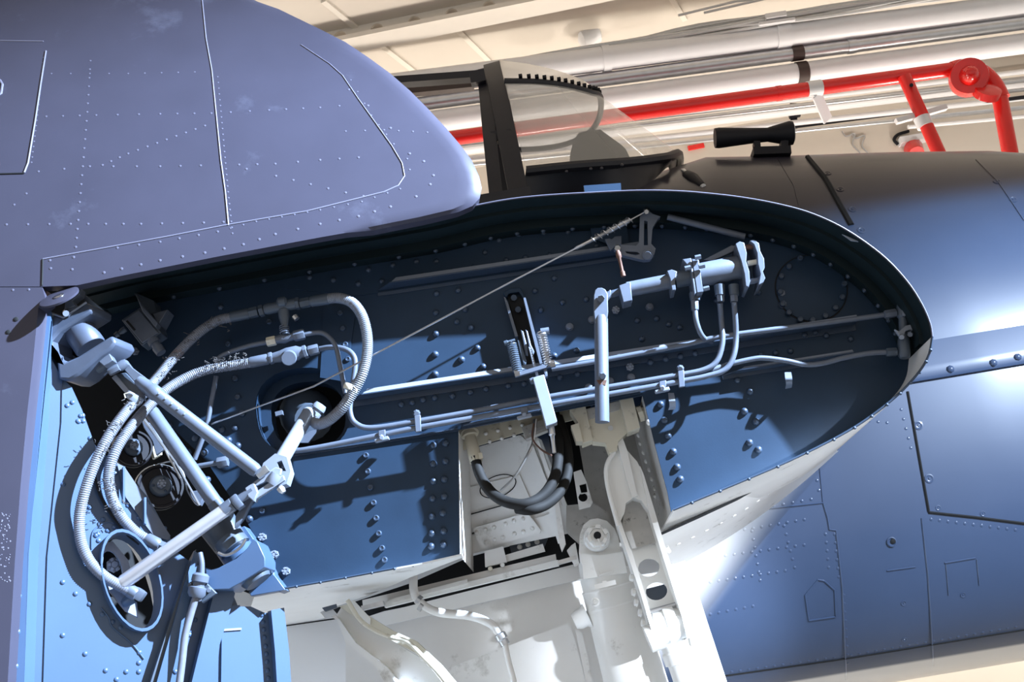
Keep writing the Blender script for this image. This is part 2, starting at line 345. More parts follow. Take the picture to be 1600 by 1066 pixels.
# paint scheme: navy top, mid blue sides, white belly and wing root
nt = fm.node_tree; L = nt.links.new; bs = nt.nodes['Principled BSDF']
for l in list(bs.inputs['Base Color'].links): nt.links.remove(l)
geo = nd(nt, 'ShaderNodeNewGeometry'); sx = nd(nt, 'ShaderNodeSeparateXYZ'); L(geo.outputs['Position'], sx.inputs[0])
def mth(op, a, b=None, c=None):
    n = nd(nt, 'ShaderNodeMath', operation=op)
    for i, q in enumerate((a, b, c)):
        if q is None: continue
        if isinstance(q, (int, float)): n.inputs[i].default_value = q
        else: L(q, n.inputs[i])
    return n.outputs[0]
def sstep(val, lo, hi):
    n = nd(nt, 'ShaderNodeMapRange', interpolation_type='SMOOTHSTEP'); L(val, n.inputs[0]); n.inputs[1].default_value = lo; n.inputs[2].default_value = hi; return n.outputs[0]
X_, Z_ = sx.outputs['X'], sx.outputs['Z']
navy = sstep(Z_, 3.02, 3.16)
edge = mth('SUBTRACT', mth('MULTIPLY_ADD', Z_, 1.05, -1.36), X_)       # > 0 : white side
wht = mth('MAXIMUM', mth('MULTIPLY', sstep(edge, -0.10, 0.12), mth('SUBTRACT', 1.0, sstep(Z_, 2.25, 2.4))), mth('SUBTRACT', 1.0, sstep(Z_, 1.445, 1.455)))
nz = nd(nt, 'ShaderNodeTexNoise'); nz.inputs['Scale'].default_value = 3.5; nz.inputs['Detail'].default_value = 6; L(geo.outputs['Position'], nz.inputs['Vector'])
def mixc(f, a, b):
    n = nd(nt, 'ShaderNodeMix', data_type='RGBA'); L(f, n.inputs[0])
    for i, q in ((6, a), (7, b)):
        if isinstance(q, tuple): n.inputs[i].default_value = q+(1,)
        else: L(q, n.inputs[i])
    return n.outputs[2]
blue = mixc(nz.outputs['Fac'], (0.040, 0.068, 0.135), (0.056, 0.088, 0.165))
L(mixc(navy, mixc(wht, blue, (0.78, 0.78, 0.78)), (0.022, 0.020, 0.030)), bs.inputs['Base Color'])
M['fus'] = fm
xs = [-1.6+0.05*k for k in range(0, 99)]
A0 = [math.pi*2*k/96 for k in range(97)]
mb = MB(); n = len(A0)
for x in xs: mb.v += [fsec(x, a) for a in A0]
for i in range(len(xs)-1):
    for k in range(n-1): mb.f.append((i*n+k, i*n+k+1, (i+1)*n+k+1, (i+1)*n+k))
mb.f.append(tuple(range(n-1))); mb.f.append(tuple((len(xs)-1)*n+k for k in range(n-1)))
fskin = part('fuselage_skin', mb, fm, fz)
fbv = BV(fskin)
def seam_on(bv, pts, r, name, m, parent, lift=0.0, n=5, label=None, steps=10, kind=None):
    out = []
    for (x0, y0), (x1, y1) in zip(pts, pts[1:]):
        for k in range(steps):
            t = k/steps; h, nn = HIT(bv, x0+(x1-x0)*t, y0+(y1-y0)*t)
            if h: out.append(h+nn*lift)
    h, nn = HIT(bv, *pts[-1])
    if h: out.append(h+nn*lift)
    if len(out) < 2: return None
    return part(name, MB().tube(out, r, n), m, parent, label, kind=kind)
def rivets_on(bv, pxs, me, parent, r, name='rivet', off=0.0):
    for x, y in pxs:
        h, nn = HIT(bv, x, y)
        if h: inst(name, me, parent, h+nn*off, nn, r)
def rivet_row(bv, pts, step, r, parent, m, name='rivet_row', h=0.35):
    mb = MB()
    for (x0, y0), (x1, y1) in zip(pts, pts[1:]):
        k = max(1, int(math.hypot(x1-x0, y1-y0)/step))
        for i in range(k):
            t = i/k; q, nn = HIT(bv, x0+(x1-x0)*t, y0+(y1-y0)*t)
            if q: mb.lathe(q-nn*r*0.1, q+nn*r, [(0, 1*r), (h*0.6, 0.9*r), (h, 0.5*r)], 7)
    return part(name, mb, m, parent, kind='stuff') if mb.v else None
# panel joints and fasteners
seam_on(fbv, [(1262, 246), (1290, 280), (1312, 320), (1330, 352)], 0.012, 'panel_joint', M['gap'], fz, 0.0, 6)
seam_on(fbv, [(1418, 612), (1436, 715), (1451, 800)], 0.005, 'panel_joint', M['gap'], fz)
seam_on(fbv, [(1451, 801), (1525, 809), (1605, 819)], 0.005, 'panel_joint', M['gap'], fz)
seam_on(fbv, [(1440, 810), (1450, 900), (1458, 1040)], 0.003, 'panel_joint', M['fus'], fz, 0.001)
seam_on(fbv, [(1278, 705), (1286, 788)], 0.002, 'panel_joint', M['fus'], fz, 0.001)
seam_on(fbv, [(1200, 795), (1286, 786), (1293, 810), (1296, 828), (1306, 829), (1316, 920), (1322, 1062)], 0.003, 'panel_joint', M['fus'], fz, 0.001)
seam_on(fbv, [(1262, 958), (1258, 930), (1278, 906), (1288, 908), (1304, 922), (1306, 964), (1264, 970), (1262, 958)], 0.0028, 'hatch_edge', M['fus'], fz, 0.001)
seam_on(fbv, [(1476, 880), (1524, 872)], 0.003, 'hatch_edge', M['fus'], fz, 0.001); seam_on(fbv, [(1386, 892), (1430, 886)], 0.003, 'hatch_edge', M['fus'], fz, 0.001)
seam_on(fbv, [(1478, 882), (1482, 930)], 0.002, 'hatch_edge', M['fus'], fz, 0.001); seam_on(fbv, [(1526, 874), (1530, 915)], 0.002, 'hatch_edge', M['fus'], fz, 0.001)
seam_on(fbv, [(1215, 248), (1240, 290), (1250, 330)], 0.002, 'panel_joint', M['fus'], fz, 0.001)
seam_on(fbv, [(1525, 250), (1560, 285), (1600, 345)], 0.003, 'panel_joint', M['fus'], fz, 0.001)
U_ring = unit('fastener', MB().lathe((0, 0, 0), (0, 0, 1), [(0, 1), (0.12, 1), (0.16, 0.75), (0.06, 0.6), (0.06, 0.3), (0.2, 0.22)], 12), M['fus'])
rivets_on(fbv, [(1435, 665), (1452, 748), (1332, 327), (1346, 360), (1293, 271), (1313, 296), (1558, 284), (1583, 312)], U_ring, fskin, 0.016, 'fastener')
rivets_on(fbv, [(1466, 794), (1536, 803), (1413, 1000), (1412, 943), (1505, 930)], U_ring, fskin, 0.010, 'fastener')
U_port = unit('drain_port', MB().lathe((0, 0, 0), (0, 0, 1), [(0, 1), (0.25, 1), (0.3, 0.8), (0.05, 0.55)], 14), M['fus'])
rivets_on(fbv, [(1393, 847)], U_port, fskin, 0.017, 'drain_port')
U_dot = unit('drain_hole', flat_mb(10, 0.3), M['gap']); rivets_on(fbv, [(1395, 846)], U_dot, fskin, 0.009, 'drain_hole', 0.002)
for rr in ([(1271, 720), (1282, 782)], [(1180, 796), (1282, 778)], [(1330, 655), (1400, 662)], [(1408, 640), (1427, 715)], [(1290, 835), (1296, 900)], [(1304, 835), (1312, 915)], [(1318, 930), (1326, 1050)],
           [(1150, 830), (1270, 810)], [(1120, 870), (1270, 850)], [(1110, 910), (1240, 890)], [(1455, 812), (1600, 830)], [(1130, 1052), (1330, 1024), (1600, 978)], [(1175, 830), (1190, 920)], [(1225, 822), (1245, 900)], [(1110, 960), (1190, 945)]):
    rivet_row(fbv, rr, 13, 0.006, fskin, M['fus'])
seam_on(fbv, [(1090, 1062), (1330, 1028), (1600, 984)], 0.004, 'belly_joint', M['gap'], fz)
# overlapping lower lip of the upper cowling panel, with its bolts
out = []; nn_ = []
for k in range(25):
    x = 1380+k*10; h, q = HIT(fbv, x, 606-(x-1380)*0.165)
    if h: out.append(h); nn_.append(q)
lipmb = MB(); m_ = len(out)
for h, q in zip(out, nn_): lipmb.v += [h+V((0, 0, 0.14))+q*0.002, h+V((0, 0, 0.05))+q*0.016, h+V((0, 0, 0.012))+q*0.02, h+q*0.014, h-q*0.004]
for i in range(m_-1):
    for k in range(4): lipmb.f.append((i*5+k, i*5+k+1, i*5+6+k, i*5+5+k))
cowl = part('cowling_lip', lipmb, M['fus'], fz)
U_dome = unit('rivet', dome_mb(), M['fus'])
rivets_on(BV(cowl), [(1485, 577), (1552, 567), (1590, 558)], U_dome, cowl, 0.014, 'bolt')
# small navy tab and air scoop ahead of the windscreen
h, q = HIT(fbv, 941, 300)
tabp = P(941, 305, 0.55)
# windscreen -------------------------------------------------------
ws = thing('windscreen', 'curved clear windscreen in a black frame ahead of the cockpit', 'windscreen', P(800, 290, 1.3))
Ynear = 1.28; Yfar = 2*YC-Ynear
bowx = P(812, 290, Ynear).x
def arch(px_pts):                                     # half arch given near side, mirrored across the centreline
    near = [P(*q) for q in px_pts]; return near+[V((q.x, 2*YC-q.y, q.z)) for q in near[::-1]]
near = [(812, 312, 1.24), (806, 280, 1.26), (796, 230, 1.30), (786, 180, 1.36), (777, 135, 1.45), (770, 108, 1.58), (768, 98, 1.70)]
bow = spl(arch(near), 5)
bw = MB(); d = V((1, 0, 0.12)).normalized()
nb = len(bow)
for i, q in enumerate(bow):
    inn = (V((q.x, YC, 3.6))-q); inn.x = 0; inn.normalize()
    bw.v += [q-d*0.040, q+d*0.040, q+d*0.040+inn*0.03, q-d*0.040+inn*0.03]
for i in range(nb-1):
    for k in range(4): bw.f.append((i*4+k, i*4+(k+1) % 4, i*4+4+(k+1) % 4, i*4+4+k))
part('bow_frame', bw, M['blacktrim'], ws)
# second thin hoop just behind
zt0 = max(q.z for q in bow); bw2 = MB(); off = V((-0.04, 0, -0.01))
for i, q in enumerate(bow):
    inn = (V((q.x, YC, 3.6))-q); inn.x = 0; inn.normalize(); q = q+off+inn*0.01+V((-0.055*max(0.0, (zt0-q.z)/(zt0-bow[0].z)), 0, 0))
    bw2.v += [q-d*0.028, q+d*0.028, q+d*0.028+inn*0.03, q-d*0.028+inn*0.03]
for i in range(nb-1):
    for k in range(4): bw2.f.append((i*4+k, i*4+(k+1) % 4, i*4+4+(k+1) % 4, i*4+4+k))
part('canopy_hoop', bw2, M['blacktrim'], ws)
part('hoop_bridge', MB().bar(P(768, 216, 1.36), P(800, 212, 1.34), 0.03, 0.05), M['blacktrim'], ws)
# base sill loop and upper rail loop (near side -> front -> far side)
def loop(near_px):
    n_ = [P(*q) for q in near_px]; return spl(n_+[V((q.x, 2*YC-q.y, q.z)) for q in n_[::-1]], 8)
sill = loop([(822, 264, 1.27), (900, 256, 1.27), (985, 250, 1.30), (1040, 243, 1.42), (1060, 240, 1.62)])
rail = loop([(788, 127, 1.43), (840, 128, 1.44), (885, 134, 1.48), (922, 144, 1.56), (938, 152, 1.66)])
ridge = [V((lerp(bow[nb//2].x, rail[len(rail)//2].x, t), YC, 0)) for t in (0, 0.5, 1)]
gl = bpy.data.materials.new('clear_perspex'); gl.use_nodes = True; gb = gl.node_tree.nodes['Principled BSDF']
gb.inputs['Base Color'].default_value = (0.95, 0.93, 0.88, 1); gb.inputs['Roughness'].default_value = 0.05; gb.inputs['Alpha'].default_value = 0.30; gb.inputs['Coat Weight'].default_value = 0.6
gl.node_tree.nodes.new('ShaderNodeNewGeometry')
mb = MB(); mb.strip(sill, rail); part('side_pane', mb, gl, ws)
nR = len(rail); top = []
zt_ = max(q.z for q in bow)
for i, q in enumerate(rail):
    t = abs(i/(nR-1)-0.5)*2                        # 1 at bow, 0 at front
    top.append(V((q.x, YC, lerp(rail[nR//2].z, zt_-0.01, t**0.8))))
half = nR//2
mid = [V((q.x, lerp(q.y, YC, 0.55), lerp(q.z, tq.z, 0.8))) for q, tq in zip(rail, top)]
mb = MB(); mb.strip(rail, mid); mb.strip(mid, top)
gl2 = gl.copy(); gl2.name = 'hazed_perspex'; gl2.node_tree.nodes['Principled BSDF'].inputs['Alpha'].default_value = 0.62; gl2.node_tree.nodes['Principled BSDF'].inputs['Base Color'].default_value = (0.95, 0.90, 0.82, 1); part('top_pane', mb, gl2, ws)
part('upper_rail', MB().tube(rail, S(11, 1.5)/2, 8), M['blacktrim'], ws)
part('lower_rail', MB().tube([q+V((0, 0, -0.01)) for q in sill], 0.022, 8), M['blacktrim'], ws)
dots = MB()
for k in range(4, half, 2):
    q = rail[k]; dots.bar(q+V((-0.008, -0.01, 0.02)), q+V((0.008, -0.01, 0.02)), 0.02, 0.012)
part('rail_fixing', dots, M['black'], ws, kind='stuff')
# skirt plating under the windscreen
M['hood'] = mat('black_crackle_paint', (0.004, 0.004, 0.005), 0.9, spec=0.05)
sk_ = MB(); low = [(HIT(fbv, x, y)[0] or P(x, y, 1.3)) for x, y in ((815, 314), (900, 306), (985, 298), (1020, 282), (1042, 262))]; low.append(V((low[-1].x+0.06, 1.62, fsec(low[-1].x+0.06, math.pi*0.96).z)))
lowl = spl(low+[V((q.x, 2*YC-q.y, q.z)) for q in low[::-1]], 8)
sk_.strip(sill, lowl); part('skirt', sk_, M['blacktrim'], ws)
for x, y in ((885, 268), (923, 264), (940, 263), (972, 258)): inst('rivet', unit('skirt_rivet', flat_mb(), M['skinrivet']) if False else U_dome, ws, P(x, y, 1.255), (0, -1, 0.2), 0.008)
# cockpit equipment hump and canopy rail behind
part('instrument_hood', MB().lathe(P(905, 262, 1.62), P(985, 262, 1.70), [(0, 0.02), (0.05, 0.16), (0.35, 0.17), (0.8, 0.10), (1, 0.03)], 14), M['hood'], ws)
cr = thing('canopy_rail', 'black canopy roof rail left of the windscreen hoop', 'canopy rail', P(690, 122, 1.55))
part('rail', MB().bar(P(560, 133, 1.55), P(752, 119, 1.55), 0.05, 0.035), M['blacktrim'], cr); part('inner_rail', MB().bar(P(560, 150, 1.9), P(740, 132, 1.9), 0.04, 0.05), M['brown'], cr)
part('latch', MB().bar(P(735, 124, 1.5), P(758, 120, 1.5), 0.04, 0.06), M['blacktrim'], cr)
sl = thing('cockpit_sill', 'black cockpit sill under the open canopy', 'cockpit sill', P(760, 310, 1.3))
part('ledge', MB().bar(P(690, 330, 1.25), P(830, 306, 1.25), 0.10, 0.04), M['blacktrim'], sl)
# gun sight
gs = thing('gun_sight', 'black tubular gun sight standing on the nose decking', 'gun sight', P(1205, 246, 1.4))
a, b = P(1117, 216, 1.4), P(1238, 208, 1.4)
part('tube', MB().lathe(a, b, [(0, 0.035), (0, 0.042), (0.05, 0.044), (0.45, 0.034), (0.68, 0.030), (0.70, 0.032), (0.96, 0.052), (1.0, 0.050), (1.0, 0.03)], 20), M['black'], gs)
part('lens', MB().lathe(b-(b-a)*0.02, b+(b-a)*0.015, [(0, 0.045), (1, 0.040)], 18), M['galv'], gs)
part('post', MB().prism(L3([(1178, 220), (1188, 220), (1190, 243), (1180, 243)], 1.38), (0, 0.04, 0)), M['black'], gs)
part('post', MB().prism(L3([(1220, 220), (1232, 218), (1232, 244), (1222, 244)], 1.38), (0, 0.04, 0)), M['black'], gs)
part('foot', MB().bar(P(1175, 243, 1.4), P(1233, 241, 1.4), 0.09, 0.035), M['black'], gs)
sc_ = thing('air_scoop', 'small black teardrop scoop on the nose decking', 'scoop', P(1078, 280, 1.1))
h1, n1 = HIT(fbv, 1068, 270); h2, n2 = HIT(fbv, 1098, 290)
if h1 and h2:
    part('fairing', MB().lathe(h1, h2, [(0, 0.004), (0.2, 0.022), (0.5, 0.026), (1, 0.012)], 14), M['black'], sc_)
    part('bright_tip', MB().lathe(h2-n2*0.004, h2+(h2-h1)*0.06, [(0, 0.014), (1, 0.010)], 12), M['galv'], sc_); part('bright_tip', MB().lathe(h1-(h2-h1)*0.1+n1*0.008, h1+(h2-h1)*0.16+n1*0.012, [(0, 0.004), (0.5, 0.010), (1, 0.006)], 10), M['galv'], sc_)
# ------------------------------------------------------------------ wing stub: lip skins, fold rib, stringers, rivets
wst = thing('wing_stub', 'navy fold rib and skins of the inner wing stub, open end facing out', 'wing', (0.1, 0, 1.87))
YL = -0.18
up_px = [(118, 449), (200, 428), (300, 408), (400, 388), (500, 369), (600, 352), (680, 337), (740, 322), (800, 311), (860, 305), (930, 301), (1000, 298), (1060, 299), (1110, 303), (1160, 309), (1210, 318), (1260, 331), (1305, 350), (1345, 374), (1385, 405), (1418, 441), (1440, 475), (1453, 505), (1457, 528)]
lo_px = [(1457, 528, -.18), (1452, 555, -.17), (1440, 578, -.155), (1422, 600, -.14), (1400, 622, -.125), (1370, 646, -.11), (1335, 670, -.095), (1290, 695, -.08), (1230, 724, -.065), (1170, 750, -.055), (1110, 775, -.05), (1052, 799, -.05)]
upE = [P(x, y, YL) for x, y in up_px]; loE = [P(*q) for q in lo_px]
lw = [P(445, 921, -.05), P(520, 908, -.05), (P(600, 893, -.05)), P(660, 882, -.05), P(718, 871, -.05)]
def inner(Es, t):                 # offset in XZ towards the middle of the rib
    c = V((0.1, 0, 2.35)); out = []
    for q in Es:
        d = V((c.x-q.x, 0, (c.z-q.z)*2.2)); d.normalize(); out.append(q+d*t)
    return out
def skin_strip(Es, y1, th, sign=1):
    """folded sheet from the free edge back to y1, thickness th"""
    n = len(Es); I = inner(Es, th); m = MB()
    rows = [Es, [V((q.x, y1, q.z)) for q in Es], [V((q.x, y1, q.z)) for q in I], I]
    for r_ in rows: m.v += r_
    for k in range(4):
        k2 = (k+1) % 4
        for i in range(n-1): m.f.append((k*n+i, k*n+i+1, k2*n+i+1, k2*n+i))
    m.f.append((0, n, 2*n, 3*n)); m.f.append((n-1, 2*n-1, 3*n-1, 4*n-1)); return m
part('upper_skin', skin_strip(spl(upE, 4), 1.0, 0.004), M['lip'], wst)
part('bright_edge', MB().tube([q+V((0, -0.001, 0)) for q in spl(upE, 4)], 0.0022, 6), M['skinrivet'], wst, 'worn pale free edge of the upper skin')
# stepped inner bands that run round inside the lip
Ei = inner(spl(upE, 4), 0.014)
for dy0, dy1, t in ((-0.125, -0.085, 0.014), (-0.045, -0.002, 0.03)):
    A = inner(spl(upE, 4), t); m = MB()
    rows = [[V((q.x, dy0, q.z)) for q in inner(spl(upE, 4), 0.003)], [V((q.x, dy0, q.z)) for q in A], [V((q.x, dy1, q.z)) for q in A], [V((q.x, dy1, q.z)) for q in inner(spl(upE, 4), 0.003)]]
    n = len(A)
    for r_ in rows: m.v += r_
    for k in range(3):
        for i in range(n-1): m.f.append((k*n+i, k*n+i+1, (k+1)*n+i+1, (k+1)*n+i))
    part('lip_band', m, M['lip'], wst)
part('lower_skin', skin_strip(spl(loE, 4), 0.55, 0.004), M['white'], wst, 'white underside skin below the leading edge')
part('edge_strip', MB().tube([q+V((0, -0.002, 0.003)) for q in spl(loE, 4)], 0.003, 6), M['ribbolt'], wst)
part('edge_strip', MB().tube([q+V((0, -0.002, 0.002)) for q in spl(lw, 4)], 0.003, 6), M['ribbolt'], wst)
# white underside aft of the wheel well (plan outline, with the curved well cut-out)
zl = lw[2].z
usk = [PZ(x, y, zl) for x, y in ((398, 931), (445, 921), (520, 908), (600, 893), (660, 882), (722, 868), (724, 871), (690, 884), (640, 903), (590, 925), (545, 941), (512, 952), (500, 957), (508, 966), (445, 979), (410, 986), (388, 960))]
part('underside_panel', MB().prism(usk, (0, 0, 0.004)), M['white'], wst)
part('panel_gap', MB().bar(PZ(447, 978, zl-0.004), PZ(524, 967, zl-0.004), 0.008, 0.004), M['gap'], wst)
# rib web
lower_chain = [P(448, 925, 0), P(445, 915, 0)]
web = [V((q.x, 0, q.z)) for q in upE] + [V((q.x, 0, q.z)) for q in loE[1:]]
wellR = [P(1049, 802, 0), P(1043, 770, 0), P(1022, 690, 0), P(1004, 618, 0)]
wellL = [P(716, 672, 0), P(717, 780, 0), P(718, 868, 0)]
left = [P(520, 908, 0), P(446, 922, 0), P(440, 908, 0), P(385, 815, 0), P(322, 720, 0), P(240, 640, 0), P(165, 545, 0), P(140, 480, 0)]
outer = web[:-1] + wellR + wellL + left
def oval(cx, cy, rx, ry, n=28, Y=0.0, rot=0.0, sq=2.0):
    out = []
    for k in range(n):
        a = 2*math.pi*k/n; c, s = math.cos(a), math.sin(a)
        ex = math.copysign(abs(c)**(2/sq), c)*rx; ey = math.copysign(abs(s)**(2/sq), s)*ry
        out.append(P(cx+ex*math.cos(rot)-ey*math.sin(rot), cy+ex*math.sin(rot)+ey*math.cos(rot), Y))
    return out
hole = oval(473, 642, 74, 67, sq=2.4, rot=-0.12)
ribw = part('rib_web', MB().plate_holes(outer, [hole], (0, 0.006, 0)), M['rib'], wst, ang=20)
# deep ring set back inside the oval access hole
ro = oval(473, 642, 74, 67, 32, 0.0, -0.12, 2.4); rb = [q+V((0, 0.055, 0)) for q in ro]
ri = [V((q.x*0.80+P(480, 640, 0).x*0.20, 0.055, q.z*0.80+P(480, 640, 0).z*0.20)) for q in rb]
m = MB(); m.strip(ro+ro[:1], rb+rb[:1]); m.strip(rb+rb[:1], ri+ri[:1]); rj = [q+V((0, 0.05, 0)) for q in ri]; m.strip(ri+ri[:1], rj+rj[:1])
part('access_hole_rim', m, M['rib'], wst)
c0 = P(478, 640, 0.22)
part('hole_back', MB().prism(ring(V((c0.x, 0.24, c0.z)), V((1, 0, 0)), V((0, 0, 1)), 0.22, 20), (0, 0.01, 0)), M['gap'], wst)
part('bearing_boss', MB().lathe(P(478, 646, 0.20), P(484, 655, 0.03), [(0, 0.075), (0.55, 0.07), (0.7, 0.055), (1, 0.04)], 18), M['hard2'], wst)
part('rim_clip', MB().bar(P(431, 648, 0.03), P(442, 645, 0.03), 0.012, 0.012), M['hard'], wst); part('rim_bracket', MB().prism(L3([(466, 680), (496, 670), (494, 676), (482, 692), (470, 692)], 0.04), (0, 0.01, 0)), M['hard'], wst)
# stringers: angle with a short standing lip
def stringer(x0, y0, x1, y1, h, dep, cut=26, m=M['ribbolt'], name='stringer'):
    a, b = P(x0, y0, 0), P(x1, y1, 0); mb = MB()
    f0 = a+V((S(cut), -dep, 0)); f1 = b+V((0, -dep, 0)); f0.z = a.z; f1.z = b.z
    th = V((0, 0, 0.003))
    mb.prism([a, b, f1, f0], th)                                           # shelf
    mb.prism([a+V((0, -0.003, 0)), b+V((0, -0.003, 0)), b+V((0, -0.003, -h)), a+V((0, -0.003, -h))], (0, 0.003, 0))
    o_ = part(name, mb, m, wst)
    part('stringer_lip', MB().prism([f0, f1, f1+V((0, 0.008, h)), f0+V((S(10), 0.008, h))], (0, 0.003, 0)), M['pale'], o_)
    return o_
stringer(590, 455, 1000, 394, 0.016, 0.045); stringer(545, 628, 1335, 508, 0.016, 0.045)
stringer(1128, 588, 1330, 556, 0.010, 0.030); stringer(722, 668, 1000, 612, 0.006, 0.02, 4); stringer(455, 712, 716, 672, 0.004, 0.01, 4)
# vertical joggle plates
part('corner_plate', MB().prism(L3([(918, 318), (975, 322), (985, 395), (925, 372)], -0.02), (0, 0.004, 0)), M['rib'], wst)
part('gusset', MB().prism(L3([(206, 455), (222, 475), (252, 518), (240, 470)], -0.06), (0, 0.05, 0)), M['hard2'], wst)
part('gusset', MB().prism(L3([(236, 490), (262, 484), (248, 510)], -0.06), (0, 0.05, 0)), M['hard'], wst)
part('doubler', MB().prism(L3([(505, 470), (555, 492), (545, 560), (560, 600), (500, 590), (503, 540)], -0.004), (0, 0.004, 0)), M['rib'], wst)
part('doubler', MB().prism(L3([(560, 390), (1000, 322), (1010, 350), (990, 398), (560, 462), (440, 450), (448, 408)], -0.003), (0, 0.003, 0)), M['rib'], wst)
# round cover plate near the nose
cc = P(1268, 450, -0.006)
part('cover_plate', MB().lathe(cc, cc+V((0, 0.006, 0)), [(0, 0.088), (0.3, 0.093), (1, 0.093)], 40), M['rib'], wst)
part('cover_groove', MB().lathe(cc+V((0, 0.0045, 0)), cc+V((0, 0.0055, 0)), [(0, 0.0965), (1, 0.0965)], 40), M['gap'], wst)
U_riv = unit('rivet', dome_mb(10, 1.0), M['ribbolt']); U_flat = unit('rivet', MB().lathe((0, 0, 0), (0, 0, 1), [(0, 1), (0.75, 0.95), (0.95, 0.75), (0.95, 0.55), (0.8, 0.45)], 10), M['ribbolt']); U_cast = unit('bolt', castle_mb(), M['pale']); U_hex = unit('bolt', hexbolt_mb(), M['hard'])
def riv(lst, me, r, name='rivet', Y=-0.0005):
    for x, y in lst: inst(name, me, ribw, P(x, y, Y), (0, -1, 0), r, random.uniform(0, 1))
big = [(677, 696), (696, 693), (677, 725), (696, 721), (677, 752), (694, 749), (676, 779), (694, 776), (675, 807), (692, 802), (675, 834), (693, 830), (674, 854), (693, 851),
       (265, 665), (329, 674), (347, 672), (367, 669), (305, 685), (357, 688), (294, 707), (320, 707), (324, 750), (372, 697), (390, 811), (681, 522), (736, 512), (680, 554), (721, 562), (680, 585),
       (1044, 681), (1052, 706), (1058, 730), (1063, 749), (1171, 692), (1185, 703), (1181, 659), (1038, 657), (1032, 632), (1163, 643), (1172, 612), (261, 619)]
riv(big, U_riv, 0.0098)
small = [(454, 423), (491, 416), (517, 415), (484, 434), (521, 438), (551, 405), (614, 415), (651, 409), (682, 409), (576, 422), (707, 424), (634, 436), (661, 430), (560, 444), (597, 440), (682, 459), (716, 454), (681, 489), (727, 484), (714, 503),
         (695, 384), (725, 377), (662, 385), (740, 418), (758, 395), (780, 376), (791, 407), (821, 403), (811, 367), (850, 364), (859, 399), (888, 363), (895, 391), (932, 385), (836, 455), (866, 435), (845, 485), (879, 473), (916, 468), (746, 544), (755, 573), (901, 548), (866, 556), (340, 452), (345, 480)]
riv(small, U_riv, 0.0088)
rows = [(572, 712), (575, 737), (579, 762), (584, 786), (588, 810), (592, 834), (597, 857), (601, 875), (410, 799), (368, 592), (379, 646), (372, 621), (357, 538), (421, 503), (379, 647), (532, 490), (536, 514), (540, 539), (544, 562)]
riv(rows, U_flat, 0.0082)
line = [(627, 632), (644, 629), (661, 625), (679, 622), (707, 619), (735, 613), (759, 608), (794, 603), (819, 600), (875, 590), (902, 585), (996, 501), (1003, 530), (1026, 498), (1045, 507), (1062, 512), (1016, 566), (1040, 561), (1063, 557), (1086, 552), (1189, 555), (1212, 552), (1235, 549), (1222, 475), (1152, 594), (1257, 524), (1291, 525), (1329, 530), (1274, 520), (1185, 457), (1120, 470), (760, 700)]
riv(line[:-1], U_riv, 0.0088)
cpl = [(440, 417), (515, 385), (592, 398), (660, 435), (706, 497), (716, 577), (702, 660), (660, 727), (597, 778), (517, 803), (440, 800), (370, 757), (330, 703), (315, 628), (322, 530), (370, 470)]
riv([(1140+x*.25, 300+y*.25) for x, y in cpl], U_flat, 0.0085, 'cover_bolt', -0.006)
riv([(411, 840), (430, 867), (448, 893), (984, 575), (962, 486), (212, 550)], U_cast, 0.0105, 'castle_nut')
riv([(890, 511), (1015, 480), (925, 500), (986, 590), (953, 596), (920, 606), (1221, 459), (1223, 476)], U_hex, 0.0095, 'hex_bolt')
# rivets along the inner face of the lip
for k in range(5, len(upE)*4-4, 3):
    E4 = spl(upE, 4)
    if k >= len(E4)-1: break
    q = inner(E4, 0.031)[k]; t_ = (E4[k+1]-E4[k-1]).normalized(); nn = V((t_.z, 0, -t_.x)); 
    if nn.z > 0 and q.x < 0.9: nn = -nn
    inst('lip_rivet', U_riv, wst, V((q.x, -0.025, q.z)), nn, 0.007)
lk = spl(loE, 4)
for k in range(3, len(lk), 3): inst('edge_rivet', U_riv, wst, lk[k]+V((0, -0.003, 0.001)), (0, -1, 0.3), 0.0045)
lk = spl(lw, 4)
for k in range(1, len(lk), 2): inst('edge_rivet', U_riv, wst, lk[k]+V((0, -0.003, 0.001)), (0, -1, 0.3), 0.004)
# navy tab standing on the upper edge in front of the windscreen
part('edge_tab', MB().prism(L3([(912, 290), (970, 286), (971, 302), (914, 303)], -0.16), (0, 0.02, 0)), M['rib'], wst)
part('tear_in_lip', MB().prism(L3([(1316, 366), (1344, 378), (1330, 376)], -0.17), (0, 0.004, 0)), M['pale'], wst, 'pale torn spot on the lip')
# fairing from the underside into the fuselage
f0 = [PZ(x, y, 1.90) for x, y in ((1034, 836), (1090, 818), (1150, 795), (1195, 770))]
f0 = [V((q.x, max(q.y, 0.12), q.z)) for q in f0]
tops = [P(1032, 834, 0.20), P(1090, 808, 0.22), P(1150, 780, 0.25), (P(1200, 752, 0.30)), P(1250, 722, 0.38), P(1300, 690, 0.5)]
bots = []
for x, y in ((1050, 890), (1105, 860), (1165, 822), (1215, 786), (1262, 748), (1310, 705)):
    h, nn = HIT(fbv, x, y); bots.append(h+nn*0.003)
mids = [lerp(a_, b_, 0.5)+V((0, 0.05, 0.0)) for a_, b_ in zip(tops, bots)]
m = MB(); m.strip(spl(tops, 4), spl(mids, 4)); m.strip(spl(mids, 4), spl(bots, 4))
fair = part('root_fairing', m, M['white'], wst); fabv = BV(fair)
fsc = [(1060, 850), (1082, 840), (1104, 829), (1126, 818), (1147, 806), (1166, 795), (1184, 783), (1201, 771), (1218, 759)]
U_slot = unit('fairing_screw', MB().lathe((0, 0, 0), (0, 0, 1), [(0, 1), (0.3, 0.95), (0.4, 0.4)], 8), M['white'])
rivets_on(fabv, fsc, U_slot, fair, 0.007, 'fairing_screw')
